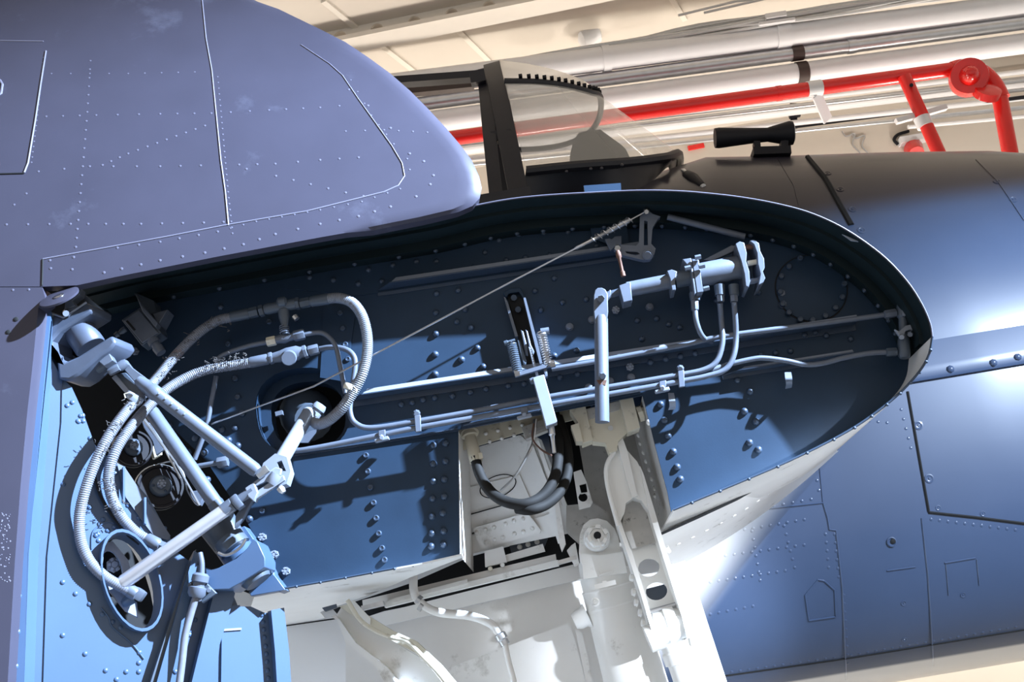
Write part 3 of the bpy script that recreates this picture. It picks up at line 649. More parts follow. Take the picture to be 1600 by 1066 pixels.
part('panel_gap', MB().tube([q+V((0, -0.003, -0.002)) for q in tops], 0.0035, 5), M['gap'], wst)
# access slot + corner patch on the lower skin
# ------------------------------------------------------------------ folded outer wing
ow = thing('outer_wing', 'dark blue folded outer wing panel filling the upper left', 'wing', P(40, 700, -0.4))
def owY(X, Z):
    y = -0.215 - 0.15*min(1.6, max(0, (0.0-X)/1.15))
    if Z > 2.72:
        h = Z-2.72; y += 0.42*h*h/(1+0.5*h*h)
    return y
def OWP(px, py, dy=0.0):
    Y = -0.3
    for _ in range(14):
        q = P(px, py, Y); Y = owY(q.x, q.z)+dy
    return P(px, py, Y)
outl = [(120, 446), (180, 433), (260, 417), (340, 401), (420, 386), (500, 371), (580, 357), (660, 341), (715, 328), (738, 318), (749, 306), (752, 290), (748, 272), (736, 246), (718, 222), (696, 196), (668, 166), (640, 138), (608, 110), (575, 86), (540, 66), (505, 48), (470, 31), (435, 14), (400, -2), (330, -40), (200, -100), (0, -170), (-250, -220), (-450, -200), (-480, 0), (-470, 250), (-450, 448), (-200, 448), (-60, 448), (30, 448), (64, 448), (68, 406), (110, 400), (118, 420)]
outl = [q for q in outl if q not in ((68, 406), (110, 400), (118, 420))]
def dens(pts, step=28):
    o = []
    for (x0, y0), (x1, y1) in zip(pts, pts[1:]+pts[:1]):
        k = max(1, int(math.hypot(x1-x0, y1-y0)/step))
        o += [(x0+(x1-x0)*i/k, y0+(y1-y0)*i/k) for i in range(k)]
    return o
D = dens(outl); cx, cy = 200, 180; nD = len(D)
TT = [1.0, 0.985, 0.96, 0.93, 0.85, 0.75, 0.62, 0.48, 0.34, 0.2, 0.09]
mb = MB()
edgebend = {1.0: 0.014, 0.985: 0.004}
for t in TT:
    for x, y in D:
        px, py = cx+(x-cx)*t, cy+(y-cy)*t
        bend = edgebend.get(t, 0) if (x > 560 or y < 0) else 0
        mb.v.append(OWP(px, py)+V((0, bend, 0)))
mb.v.append(OWP(cx, cy))
for i in range(len(TT)-1):
    for k in range(nD): mb.f.append((i*nD+k, i*nD+(k+1) % nD, (i+1)*nD+(k+1) % nD, (i+1)*nD+k))
for k in range(nD): mb.f.append(((len(TT)-1)*nD+k, (len(TT)-1)*nD+(k+1) % nD, len(TT)*nD))
# back side: same outline 9 cm behind, closing the panel's thickness
o = len(mb.v); mb.v += [q+V((-0.005, 0.03, 0.0)) for q in mb.v]
mb.f += [tuple(i+o for i in f[::-1]) for f in list(mb.f)]
for k in range(nD): mb.f.append((k, (k+1) % nD, o+(k+1) % nD, o+k))
osk = part('upper_skin', mb, M['skin'], ow, ang=30)
obv = BV(osk)
# lower strip of skin beside the root rib
st = dens([(-450, 449), (66, 449), (72, 470), (60, 480), (52, 560), (42, 650), (32, 760), (23, 880), (12, 1066), (8, 1130), (-450, 1130)], 60)
mb = MB(); fr = [OWP(x, y) for x, y in st]; mb.prism(fr, (0, 0.05, 0))
osl = part('lower_skin', mb, M['skin'], ow, ang=30); olv = BV(osl)
# seams and rivets on the skin
def seam2(pts, r=0.0022, m='seam', lift=0.0004): return seam_on(obv, pts, r, 'panel_seam', M[m], ow, lift, 5)
seam2([(316, 0), (322, 60), (331, 110), (338, 180), (345, 250), (352, 300), (357, 352)], 0.0019)
seam2([(67, 405), (150, 390), (260, 370), (352, 352), (480, 330), (560, 310), (600, 300), (622, 290), (632, 275), (628, 255), (612, 228), (585, 190), (560, 155), (535, 118), (515, 100), (470, 70)], 0.0017)
seam2([(67, 405), (66, 446)], 0.002, 'gap'); seam2([(72, 80), (64, 130), (55, 190), (44, 255), (38, 270)], 0.0026); seam2([(38, 271), (0, 272)], 0.0025, 'gap'); seam2([(0, 64), (68, 65)], 0.002)
def orow(pts, step, r=0.0042, m='skinrivet', bv=None): return rivet_row(bv or obv, pts, step, r*0.85, osk, M[m], 'rivet_row')
orow([(340, 120), (348, 210), (356, 300), (364, 374)], 9, 0.0034); orow([(141, 95), (136, 175), (129, 260), (123, 330), (117, 400)], 13); orow([(68, 90), (58, 180), (48, 262)], 8, 0.0034)
orow([(10, 351), (110, 350), (220, 350), (318, 348), (380, 346)], 27); orow([(60, 268), (140, 260), (250, 260), (345, 258), (430, 256), (500, 250), (560, 246), (612, 243)], 28)
orow([(72, 182), (150, 180), (250, 178), (330, 177), (420, 172), (500, 168), (560, 163)], 26); orow([(160, 258), (200, 240), (260, 218), (335, 191)], 14); orow([(345, 258), (385, 264), (431, 275), (485, 288), (540, 301), (595, 312)], 25)
orow([(80, 115), (200, 115), (330, 112)], 25, 0.0038); orow([(545, 140), (575, 165), (610, 200), (640, 240), (662, 252), (677, 274), (672, 288), (650, 307), (610, 323), (560, 338), (500, 350), (430, 366), (380, 382), (320, 395), (250, 407), (190, 420), (135, 432)], 26, 0.0048)
orow([(548, 125), (580, 180), (615, 225), (636, 248), (640, 265), (625, 295), (565, 315), (500, 328), (400, 346), (340, 362)], 17, 0.0034); orow([(340, 362), (250, 378), (150, 392)], 30)
orow([(78, 407), (80, 432)], 12, 0.0045); orow([(115, 402), (110, 440)], 13, 0.0045); orow([(540, 205), (600, 203), (690, 208)], 22, 0.0036)
orow([(-5, 454), (70, 452)], 22, 0.0042, bv=olv); orow([(22, 320), (60, 285)], 20, 0.004)
seam_on(obv, [(0, 125), (4, 132), (2, 146), (-4, 150)], 0.003, 'inspection_ring', M['seam'], ow, 0.0005)
U_skin = unit('skin_rivet', flat_mb(10, 0.3), M['gap']); rivets_on(olv, [(25, 499), (13, 519)], U_skin, ow, 0.006, 'drain_hole')
# scuffed primer flecks on the lower skin
fl = MB()
for _ in range(60):
    x = random.uniform(-2, 16); y = random.uniform(800, 910); h, nn = HIT(olv, x, y)
    if h: fl.lathe(h-nn*0.0002, h+nn*0.0006, [(0, random.uniform(0.001, 0.003)), (1, 0.0008)], 5)
part('paint_flecks', fl, M['seam'], ow, kind='stuff')
# ---- root closing rib of the folded wing: a plane turned to the right
QA, QB, QC = P(78, 600, -0.29), P(66, 1050, -0.29), P(440, 1000, 0.0)
NR = (QB-QA).cross(QC-QA).normalized()
if NR.y > 0: NR = -NR
def RP(x, y, off=0.0): return PN(x, y, QA+NR*off, NR)
rt = thing('wing_root_rib', 'bright blue root rib of the folded outer wing, lower left', 'wing rib', RP(230, 1000))
face = [(80, 560), (96, 590), (112, 605), (128, 640), (150, 700), (190, 730), (232, 778), (266, 840), (272, 860), (300, 880), (352, 900), (372, 948), (392, 948), (414, 958), (438, 957), (444, 1000), (452, 1120), (40, 1120), (62, 760)]
hole_c = (200, 908)
U1 = (QC-QA).normalized(); U1 = (U1-NR*U1.dot(NR)).normalized(); U2 = NR.cross(U1).normalized()
def rring(cx, cy, r, off=0, n=30, ratio=1.70):
    q = r/0.078; out = []
    for k in range(n):
        a = 2*math.pi*k/n; ma, mi = 82*q*math.cos(a), 44*q*math.sin(a)
        out.append(RP(cx+ma*0.30-mi*0.954, cy+ma*0.954+mi*0.30, 0)+NR*off)
    return out
RH = 0.078
rface = part('rib_face', MB().plate_holes([RP(x, y) for x, y in face], [rring(202, 910, RH)], -NR*0.004), M['root'], rt)
# edge flange, groove and standing strip along the skin
def rstrip(pts, offs, name, m, label=None):
    mb = MB(); cols = len(pts[0]); rows_ = []
    for row in pts: rows_.append([RP(x, y, of) for (x, y), of in zip(row, offs)])
    for r_ in rows_: mb.v += r_
    for i in range(len(rows_)-1):
        for k in range(cols-1): mb.f.append((i*cols+k, i*cols+k+1, (i+1)*cols+k+1, (i+1)*cols+k))
    return part(name, mb, m, rt, label)
rstrip([[(50, 478), (80, 486), (84, 500)], [(42, 640), (64, 650), (76, 660)], [(25, 860), (45, 865), (60, 870)], [(8, 1120), (36, 1120), (52, 1120)]], [0.012, 0.02, 0.0], 'edge_flange', M['root'])
rstrip([[(82, 500), (84, 500), (96, 545), (98, 560)], [(66, 655), (74, 658), (88, 660), (96, 660)], [(44, 865), (50, 868), (68, 870), (74, 870)], [(36, 1120), (44, 1120), (60, 1120), (66, 1120)]], [0.02, -0.035, -0.035, 0.004], 'channel', M['root'])
U_rr = unit('rivet', dome_mb(8, 0.6), M['root'])
def rrv(lst, r=0.007, off=0.0, name='rivet'):
    for x, y in lst: inst(name, U_rr, rface, RP(x, y, off), NR, r)
rrv([(33, 813), (31, 855), (30, 897), (29, 932), (27, 988), (24, 1042)], 0.008, 0.014)
rrv([(105, 634), (113, 629), (129, 649), (123, 659), (122, 650+8), (130, 658), (129, 650), (141, 685), (99, 757), (98, 910), (118, 928), (140, 944), (160, 960), (98, 993), (133, 1022), (165, 1048), (176, 972), (188, 981), (218, 1020), (217, 1036), (217, 1050), (197, 1050), (182, 1062), (126, 650), (150, 837), (154, 845), (161, 812), (153, 835), (168, 829), (178, 824), (140, 793), (200, 765), (203, 768), (200, 790), (217, 775), (216, 787), (231, 786), (230, 799), (238, 800), (217, 810), (230, 808), (241, 823), (257, 826), (247, 815), (180, 740), (146, 757), (305, 969), (296, 992), (264, 1042), (274, 1050), (272, 1010), (409, 961), (411, 972), (412, 984), (413, 996), (415, 1010), (416, 1022), (417, 1034), (418, 1048), (419, 1060)], 0.0062)
rrv([(366, 993), (359, 997), (353, 1003), (368, 1006), (360, 1010), (368, 1018), (361, 1028), (370, 1038), (363, 1043), (369, 1049), (364, 1055), (371, 1059), (357, 1062), (365, 1064)], 0.005)
# flanged lightening hole: lip standing proud, with a bearing plate inside
r0 = rring(202, 910, RH); r1 = [q+NR*0.035 for q in rring(202, 910, RH)]; r2 = [q+NR*0.035 for q in rring(202, 910, RH*0.94)]; r3 = rring(202, 910, RH*0.92, -0.05)
m = MB(); m.strip(r0+r0[:1], r1+r1[:1]); m.strip(r1+r1[:1], r2+r2[:1]); m.strip(r2+r2[:1], r3+r3[:1]); part('hole_flange', m, M['root'], rt)
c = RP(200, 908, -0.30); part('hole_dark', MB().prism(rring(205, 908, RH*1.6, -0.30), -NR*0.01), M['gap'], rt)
part('inner_plate', MB().plate_holes([RP(x, y, -0.02) for x, y in ((164, 850), (176, 846), (200, 875), (212, 920), (216, 965), (196, 955), (172, 925), (160, 885))], [rring(178, 885, 0.026, -0.02, 18)], -NR*0.01), M['pale'], rt)
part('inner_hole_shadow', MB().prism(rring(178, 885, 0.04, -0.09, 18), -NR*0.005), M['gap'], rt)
inst('castle_nut', U_cast, rt, RP(177, 884, -0.06), NR, 0.018)
# reinforcing arc round the bay and pulley access
arc = [(112, 770), (104, 800), (101, 840), (104, 880), (114, 915), (130, 938), (150, 950), (158, 946)]
part('bay_edge', MB().tube(spl([RP(x, y, 0.012) for x, y in ((148, 745), (155, 770), (168, 795), (184, 818), (200, 836), (218, 850))], 5), 0.004, 6), M['gap'], rt)
part('doubler_edge', MB().tube(spl([RP(x, y, 0.002) for x, y in ((143, 858), (144, 835), (152, 824), (168, 816), (178, 818))], 5), 0.0018, 6), M['root'], rt)
part('doubler_edge', MB().tube(spl([RP(x, y, 0.002) for x, y in ((158, 950), (170, 965), (176, 980), (205, 1005), (225, 1030))], 5), 0.0018, 6), M['root'], rt)
part('gusset_plate', MB().prism([RP(x, y, 0.004) for x, y in ((182, 724), (194, 730), (266, 838), (262, 845), (240, 838), (222, 815), (196, 778))], NR*0.004), M['hard'], rt, 'pale riveted gusset plate')
part('stiffener', MB().prism([RP(x, y, 0.01) for x, y in ((190, 732), (193, 732), (193, 788), (190, 786))], NR*0.02), M['root'], rt); part('stiffener', MB().prism([RP(x, y, 0.01) for x, y in ((223, 780), (226, 780), (226, 822), (223, 820))], NR*0.02), M['root'], rt)
# channels and posts low on the rib
part('angle_post', MB().prism([RP(x, y, 0.03) for x, y in ((302, 862), (310, 868), (252, 1120), (228, 1120))], NR*0.012), M['root'], rt); part('angle_post_web', MB().prism([RP(x, y, 0.0) for x, y in ((290, 885), (302, 862), (228, 1120), (214, 1120))], NR*0.03), M['hard2'], rt)
part('folded_post', MB().prism([RP(x, y, 0.01) for x, y in ((340, 922), (354, 918), (362, 930), (358, 945), (338, 1010), (328, 1120), (282, 1120), (304, 1030), (328, 935))], NR*0.03), M['root'], rt)
part('strap_plate', MB().prism([RP(x, y, 0.003) for x, y in ((350, 948), (374, 946), (377, 984), (378, 1120), (344, 1120), (346, 985))], NR*0.004), M['root'], rt); part('strap_joint', MB().bar(RP(347, 985, 0.008), RP(377, 983, 0.008), 0.005, 0.005), M['pale'], rt)
part('edge_channel', MB().prism([RP(x, y, 0.0) for x, y in ((418, 956), (438, 952), (446, 1020), (452, 1120), (430, 1120), (424, 1020))], NR*0.03), M['root'], rt)
# ------------------------------------------------------------------ wheel well
ww = thing('wheel_well', 'white riveted wheel well bay inside the wing stub', 'wheel well', P(820, 800, 0.3))
def plate(name, pts, Y, m, parent, d=(0, 0.004, 0), label=None):
    return part(name, MB().prism([P(q[0], q[1], q[2] if len(q) > 2 else Y) for q in pts], d), m, parent, label)
U_wr = unit('well_rivet', dome_mb(8, 0.8), M['well'])
def wr(lst, bv, r, name='rivet', parent=None): rivets_on(bv, lst, U_wr, parent or ww, r, name)
part('side_wall', MB().strip([P(716, 672, 0.006), P(717, 780, 0.006), P(718, 868, 0.006)], [V((q.x, 0.42, q.z)) for q in (P(716, 672, 0), P(717, 780, 0), P(718, 868, 0))]), M['well'], ww)
rwl = [V((q.x, 0.006, q.z)) for q in wellR]
rw = part('side_wall', MB().strip(rwl, [V((q.x, 0.55, q.z)) for q in rwl]), M['grime_shade'], ww)
rwbv = BV(rw)
wr([(998, 680), (1001, 693), (1006, 707), (1010, 721), (1015, 734), (1019, 748), (1023, 763), (1024, 775)], rwbv, 0.008, 'rivet', rw); wr([(1014, 660), (1019, 674), (1024, 690), (1029, 706), (1033, 722), (1036, 738), (1040, 755), (1043, 770)], rwbv, 0.009, 'rivet', rw)
cap = plate('spar_cap', [(700, 674), (910, 628), (915, 652), (830, 672), (719, 705), (700, 706)], 0.14, M['cream'], ww); capb = BV(cap)
wr([(740+i*19, 682-i*4.5) for i in range(6)], capb, 0.006, 'rivet', cap); wr([(765+i*19, 690-i*5) for i in range(4)], capb, 0.006, 'rivet', cap)
# main inner panels, each a sheet with its own edge
QW = (P(720, 760, 0.36), P(880, 720, 0.27), P(800, 860, 0.38)); NW = (QW[1]-QW[0]).cross(QW[2]-QW[0]).normalized()
if NW.y > 0: NW = -NW
def WP(x, y, off=0.0): return PN(x, y, QW[0]+NW*off, NW)
def wplate(name, pts, off, m=M['well'], th=0.004): return part(name, MB().prism([WP(x, y, off) for x, y in pts], -NW*th), m, ww)
bk_ = wplate('panel_sheet', [(700, 712), (826, 676), (846, 688), (886, 790), (888, 834), (720, 869), (700, 872)], 0.0); wbv = BV(bk_)
wplate('panel_sheet', [(700, 770), (812, 742), (838, 802), (700, 838)], 0.006); wplate('panel_sheet', [(700, 846), (800, 820), (872, 800), (878, 834), (700, 871)], 0.007)
wplate('panel_sheet', [(700, 712), (812, 680), (826, 690), (811, 740), (700, 767)], 0.004)
wplate('edge_angle', [(824, 690), (830, 688), (862, 772), (880, 848), (872, 850), (850, 775)], 0.022, M['well'], 0.01); wplate('edge_angle', [(836, 690), (842, 688), (878, 790), (872, 794)], 0.03, M['well'], 0.006)
wplate('panel_gap', [(719, 703), (822, 674), (822, 676.5), (719, 706)], 0.010, M['gap'], 0.003); wplate('panel_gap', [(719, 807.5), (800, 785), (800, 786.5), (719, 809.5)], 0.012, M['gap'], 0.003); wplate('panel_gap', [(720, 838), (782, 820), (782, 821.5), (720, 840)], 0.012, M['gap'], 0.003)
dbl = wplate('doubler_plate', [(739, 828), (744, 824), (818, 803), (825, 803), (845, 829), (843, 834), (757, 857), (751, 857)], 0.020, M['well'], 0.005)
rivets_on(BV(dbl), [(745, 832), (759, 828), (772, 824), (790, 819), (803, 814), (817, 811), (759, 848), (773, 844), (786, 840), (804, 834), (818, 831), (832, 826)], U_wr, dbl, 0.0068, 'rivet')
wr([(727, 717), (745, 712), (757, 709), (770, 706), (727, 729), (745, 724), (759, 720), (773, 716), (730, 745), (748, 752), (762, 748), (776, 744), (790, 741), (790, 690), (793, 698), (797, 706), (800, 714), (804, 722), (729, 770), (742, 764), (762, 758), (800, 770), (806, 782), (812, 793)], wbv, 0.0048, 'rivet', bk_)
# inspection ring in the panel
part('inspection_ring', MB().tube([WP(778+28*math.cos(a), 760+17*math.sin(a)-0.25*28*math.cos(a), 0.009) for a in [2*math.pi*k/30 for k in range(31)]], 0.0015, 5), M['gap'], ww)
# near-black sheets painting shade behind the sill and in the void beside the leg
plate('void_shade', [(520, 952), (640, 912), (735, 870), (880, 832), (960, 800), (960, 880), (880, 900), (600, 955), (540, 975)], 0.50, M['gap'], ww); plate('void_shade', [(850, 635), (920, 620), (960, 850), (900, 860), (870, 760)], 0.46, M['gap'], ww)
plate('bracket', [(757, 862), (786, 854), (792, 878), (758, 886)], 0.34, M['well'], ww, (0, 0.02, 0)); plate('cover_strip', [(788, 868), (848, 850), (852, 862), (792, 878)], 0.36, M['well'], ww)
dk = plate('rear_doubler', [(795, 850), (850, 836), (856, 842), (850, 856), (800, 868)], 0.42, M['hard2'], ww)
wr([(812, 855), (825, 851), (839, 847)], BV(dk), 0.008, 'rivet', dk)
# sill beams
def beam(name, a, b, hpx, Y, dep, m, parent=None): 
    p, q = P(a[0], a[1], Y), P(b[0], b[1], Y); h = S(hpx, Y)
    return part(name, MB().prism([p, q, q+V((0, 0, -h)), p+V((0, 0, -h))], (0, dep, 0)), m, parent or ww)
beam('sill_beam', (566, 938), (868, 866), 12, 0.36, 0.06, M['well']); beam('sill_strip', (600, 941), (872, 875), 8, 0.33, 0.03, M['white']); beam('sill_channel', (612, 936), (730, 905), 6, 0.32, 0.03, M['well'])
part('sill_clip', MB().bar(P(566, 951, 0.31), P(600, 943, 0.31), 0.03, 0.012), M['steel'], ww); part('sill_clip', MB().bar(P(872, 880, 0.31), P(900, 872, 0.31), 0.03, 0.010), M['galv'], ww)
part('screw', MB().lathe(P(766, 889, 0.33), P(766, 889, 0.355), [(0, 0.006), (1, 0.007)], 10), M['cream'], ww); part('screw', MB().lathe(P(785, 883, 0.33), P(785, 883, 0.355), [(0, 0.006), (1, 0.007)], 10), M['well'], ww)
plate('inner_wall', [(580, 962), (905, 880), (908, 905), (600, 978)], 0.42, M['well'], ww); plate('inner_wall', [(540, 996), (600, 979), (910, 906), (960, 1000), (960, 1100), (540, 1100)], 0.47, M['well'], ww)
plate('hoop_rib', [(893, 852), (899, 848), (905, 880), (898, 884), (886, 860)], 0.30, M['well'], ww, (0, 0.03, 0)); plate('hinge_post', [(866, 785), (873, 783), (884, 850), (878, 862), (874, 850)], 0.26, M['well'], ww, (0, 0.02, 0))
# lower gear door in front of the inner wall
gd = thing('gear_door', 'grey white gear door with rounded corner left of the leg', 'gear door', P(840, 1060, 0.40))
plate('door_panel', [(690, 1048), (800, 1007), (884, 975), (891, 979), (898, 1000), (915, 1066), (925, 1110), (660, 1110)], 0.36, M['well'], gd, (0, 0.012, 0)); plate('door_rim', [(899, 984), (910, 990), (925, 1060), (935, 1110), (926, 1110), (914, 1058)], 0.35, M['well'], gd, (0, 0.02, 0))
part('hinge_pin', MB().lathe(P(905, 972, 0.30), P(915, 955, 0.30), [(0, 0.022), (0.3, 0.026), (0.7, 0.026), (1, 0.018)], 14), M['white'], gd)
# forward door plate
fd = thing('gear_door', 'narrow white gear door plate right of the landing gear', 'gear door', P(1100, 1060, 0.45))
plate('door_panel', [(1042, 886), (1070, 876), (1082, 900), (1108, 980), (1136, 1066), (1150, 1115), (1076, 1115), (1060, 1000)], 0.44, M['white'], fd, (0, 0.02, 0))
# white bracing arm, lower left of the bay
ar = thing('door_arm', 'white pressed door arm slanting below the wing underside', 'arm', P(610, 1020, 0.2))
plate('arm_web', [(525, 962), (536, 945), (560, 962), (610, 1000), (660, 1030), (720, 1100), (640, 1100), (600, 1045), (545, 1008)], 0.22, M['well'], ar, (0, 0.02, 0)); plate('arm_flange', [(530, 948), (545, 944), (612, 985), (650, 1002), (690, 1040), (740, 1100), (716, 1100), (660, 1026), (600, 995)], 0.19, M['cream'], ar, (0, 0.03, 0)); plate('arm_flange', [(524, 962), (530, 968), (556, 1005), (606, 1044), (650, 1100), (622, 1100), (585, 1040), (540, 1004)], 0.19, M['white'], ar, (0, 0.03, 0))
plate('arm_ridge', [(545, 940), (552, 938), (578, 966), (577, 982), (570, 980)], 0.17, M['white'], ar, (0, 0.012, 0)); plate('arm_clip', [(503, 950), (525, 944), (526, 950), (508, 956)], 0.16, M['hard2'], ar, (0, 0.01, 0)); plate('arm_clip', [(517, 964), (524, 961), (530, 968), (524, 968)], 0.16, M['galv'], ar, (0, 0.01, 0))
def hose(name, pts, wpx, m, label, cat='hose', Y=-0.1, ripple=0.0, group=None, parent=None, n=10, sub=6, pitch=0.005):
    q = spl(L3(pts, Y), sub); r = S(wpx, pts[0][2] if len(pts[0]) > 2 else Y)/2
    if ripple:
        L_ = [0]
        for a_, b_ in zip(q, q[1:]): L_.append(L_[-1]+(b_-a_).length)
        k = int(L_[-1]/pitch)*3; qq = []; rr = []; j = 0
        for i in range(k+1):
            s_ = L_[-1]*i/k
            while j < len(L_)-2 and L_[j+1] < s_: j += 1
            t = (s_-L_[j])/max(1e-9, L_[j+1]-L_[j]); qq.append(q[j].lerp(q[j+1], t)); rr.append(r*(1+ripple*(0, 1, 0)[i % 3]-ripple*0.5))
        mb = MB().tube(qq, rr, n)
    else: mb = MB().tube(q, r, n)
    if parent: return part(name, mb, m, parent)
    return solo(name, mb, m, label, cat, group)
hose('drain_hose', [(543, 938, 0.15), (562, 968, 0.15), (585, 985, 0.15), (612, 996, 0.15), (636, 1003, 0.15), (660, 1026, 0.15), (690, 1058, 0.15), (720, 1100, 0.15)], 7, M['cream'], 'thin pale hose clipped along the white door arm')
t = thing('brake_hose', 'pale grey hose looping under the white sill', 'hose', P(660, 945, 0.2))
hose('tube', [(646, 898, 0.24), (647, 925, 0.24), (658, 943, 0.24), (685, 957, 0.24), (735, 963, 0.24), (768, 976, 0.24), (782, 993, 0.24)], 13, M['well'], '', parent=t)
part('end_fitting', MB().lathe(P(780, 990, 0.24), P(790, 1008, 0.24), [(0, 0.013), (0.1, 0.016), (0.5, 0.016), (0.6, 0.013), (1, 0.013)], 12), M['galv'], t)
part('lower_tube', MB().tube(spl(L3([(789, 1006), (795, 1035), (803, 1066), (808, 1110)], 0.24), 5), 0.008, 10), M['well'], t)
for x, y, x2, y2 in ((654, 936, 664, 932), (658, 946, 668, 940)): part('band', MB().lathe(P(x-2, y, 0.24), P(x+3, y+4, 0.24), [(0, 0.0135), (1, 0.0135)], 12), M['galv'], t)
# black hydraulic hoses hanging in the bay
t = thing('rubber_hose', 'black rubber hose looping down from a cream sleeve in the wheel well', 'hose', P(800, 790, 0.05))
hose('tube', [(742, 715, 0.06), (750, 742, 0.05), (766, 768, 0.04), (790, 784, 0.02), (820, 788, 0.0), (848, 775, 0.02), (866, 748, 0.04), (872, 715, 0.06), (872, 680, 0.10), (866, 645, 0.14)], 17, M['rubber'], '', parent=t)
part('sleeve', MB().lathe(P(733, 676, 0.08), P(744, 722, 0.06), [(0, 0.020), (0.12, 0.021), (0.14, 0.015), (0.3, 0.017), (1, 0.017)], 16), M['cream'], t); part('collar', MB().lathe(P(732, 672, 0.09), P(735, 682, 0.08), [(0, 0.026), (0.6, 0.026), (1, 0.018)], 16), M['cream'], t); part('hose_clip', MB().bar(P(750, 708, 0.05), P(752, 717, 0.05), 0.006, 0.01), M['cream'], t)
solo('rubber_hose', MB().tube(spl(L3([(872, 652, 0.12), (884, 690, 0.10), (888, 730, 0.08), (878, 764, 0.05), (856, 787, 0.02), (830, 797, 0.0), (808, 795, 0.02)], 0), 7), S(16, 0.05)/2, 12), M['rubber'], 'second black rubber hose bending beside the sleeved one', 'hose')
solo('lanyard_wire', MB().tube(spl(L3([(837, 655, 0.08), (833, 690, 0.08), (822, 715, 0.08), (804, 745, 0.15), (783, 766, 0.24)], 0.1), 6), 0.0035, 6), M['galv'], 'thin grey wire slanting across the white wheel well panel', 'wire'); solo('lanyard_wire', MB().tube(spl(L3([(834, 662, 0.07), (832, 685, 0.07), (845, 702, 0.07), (862, 712, 0.05)], 0.1), 6), 0.0025, 6), M['rust'], 'dark loop of wire ending at the black hose', 'wire')
# micro switch cluster above the hoses
t = thing('limit_switch', 'small grey switch with levers above the black hoses', 'switch', P(830, 670, 0.1))
part('body', MB().prism(L3([(815, 668), (850, 655), (856, 672), (822, 686)], 0.12), (0, 0.03, 0)), M['grime_shade'], t); part('lever', MB().bar(P(826, 676, 0.10), P(852, 668, 0.10), 0.006, 0.008), M['galv'], t); part('lever', MB().bar(P(836, 655, 0.10), P(836, 668, 0.10), 0.01, 0.008, (0, 1, 0)), M['steel'], t)
# ------------------------------------------------------------------ landing gear
lg = thing('landing_gear_leg', 'thick white main landing gear leg with a large castellated pivot nut', 'landing gear', P(985, 1066, 0.3))
ax0, ax1 = P(938, 870, 0.25), P(1003, 1100, 0.30); r = S(84, 0.25)/2
foot = ax0+(ax1-ax0)*6.2
prof = [(0, r*0.75), (0.02, r*0.84), (0.10, r*0.88), (0.11, r*0.92), (0.20, r*0.93), (0.21, r*0.97), (0.33, r*0.98), (0.34, r), (1.0, r*1.12)]
part('leg_casting', MB().lathe(ax0, ax1, prof, 28), M['white'], lg)
part('leg_tube', MB().lathe(ax1, V((ax1.x+0.16, ax1.y+0.02, 0.42)), [(0, r*1.12), (0.6, r*1.1), (0.62, r*0.8), (1, r*0.8)], 24), M['white'], lg)
lug = [(906, 835), (912, 820), (922, 812), (934, 810), (948, 814), (960, 826), (966, 840), (970, 860), (973, 878), (965, 888), (915, 892), (907, 878), (905, 858)]
part('pivot_lug', MB().prism(L3(lug, 0.20), (0, 0.10, 0)), M['white'], lg); part('lug_shoulder', MB().prism(L3([(908, 866), (940, 868), (973, 862), (980, 895), (912, 905)], 0.185), (0, 0.12, 0)), M['white'], lg)
n0 = P(933, 839, 0.16)
part('pivot_washer', MB().lathe(n0+V((0, 0.04, 0)), n0+V((0, 0.0, 0)), [(0, 0.036), (0.6, 0.036), (1, 0.034)], 24), M['white'], lg)
part('pivot_nut', MB().lathe(n0+V((0, 0.015, 0)), n0+V((0, -0.02, 0)), [(0, 0.031), (0.8, 0.031), (1, 0.028)], 6), M['white'], lg)
tb = MB()
for k in range(6):
    a_ = k*math.pi/3+0.3; c_ = n0+V((math.cos(a_)*0.023, -0.02, math.sin(a_)*0.023)); tb.bar(c_, c_+V((0, -0.012, 0)), 0.013, 0.009, (math.cos(a_), 0, math.sin(a_)))
part('nut_castle', tb, M['white'], lg); part('pivot_pin', MB().lathe(n0+V((0, 0, 0)), n0+V((0, -0.03, 0)), [(0, 0.018), (0.8, 0.018), (0.85, 0.010), (0.7, 0.009)], 18), M['white'], lg)
part('pin_bore', MB().lathe(n0+V((0, -0.028, 0)), n0+V((0, -0.0305, 0)), [(0, 0.010), (1, 0.010)], 14), M['gap'], lg)
part('cotter_pin', MB().bar(P(934, 842, 0.125), P(940, 856, 0.125), 0.003, 0.004), M['white'], lg)
cl = MB().bar(P(929, 918, 0.135), P(962, 910, 0.135), 0.012, 0.012); cl.bar(P(944, 908, 0.135), P(946, 918, 0.135), 0.008, 0.012)
part('band_clamp', cl, M['white'], lg); part('grease_fitting', MB().lathe(P(930, 941, 0.17), P(930, 941, 0.15), [(0, 0.012), (0.5, 0.012), (0.55, 0.008), (1, 0.007)], 12), M['white'], lg)
d_ = (ax1-ax0)
for f in (0.11, 0.21, 0.33):
    c_ = ax0+d_*f; part('casting_band', MB().lathe(c_-d_*0.006, c_+d_*0.006, [(0, r*0.9), (0, r*(0.95+f*0.15)), (1, r*(0.95+f*0.15)), (1, r*0.9)], 28), M['white'], lg)
part('side_lug', MB().lathe(P(897, 972, 0.25), P(918, 962, 0.25), [(0, 0.020), (0.35, 0.026), (0.7, 0.026), (1, 0.034)], 12), M['white'], lg)
part('wheel', MB().lathe(V((ax1.x+0.16, 0.18, 0.42)), V((ax1.x+0.16, 0.42, 0.42)), [(0, 0.2), (0.05, 0.34), (0.3, 0.42), (0.7, 0.42), (0.95, 0.34), (1, 0.2)], 32), M['rubber'], lg)
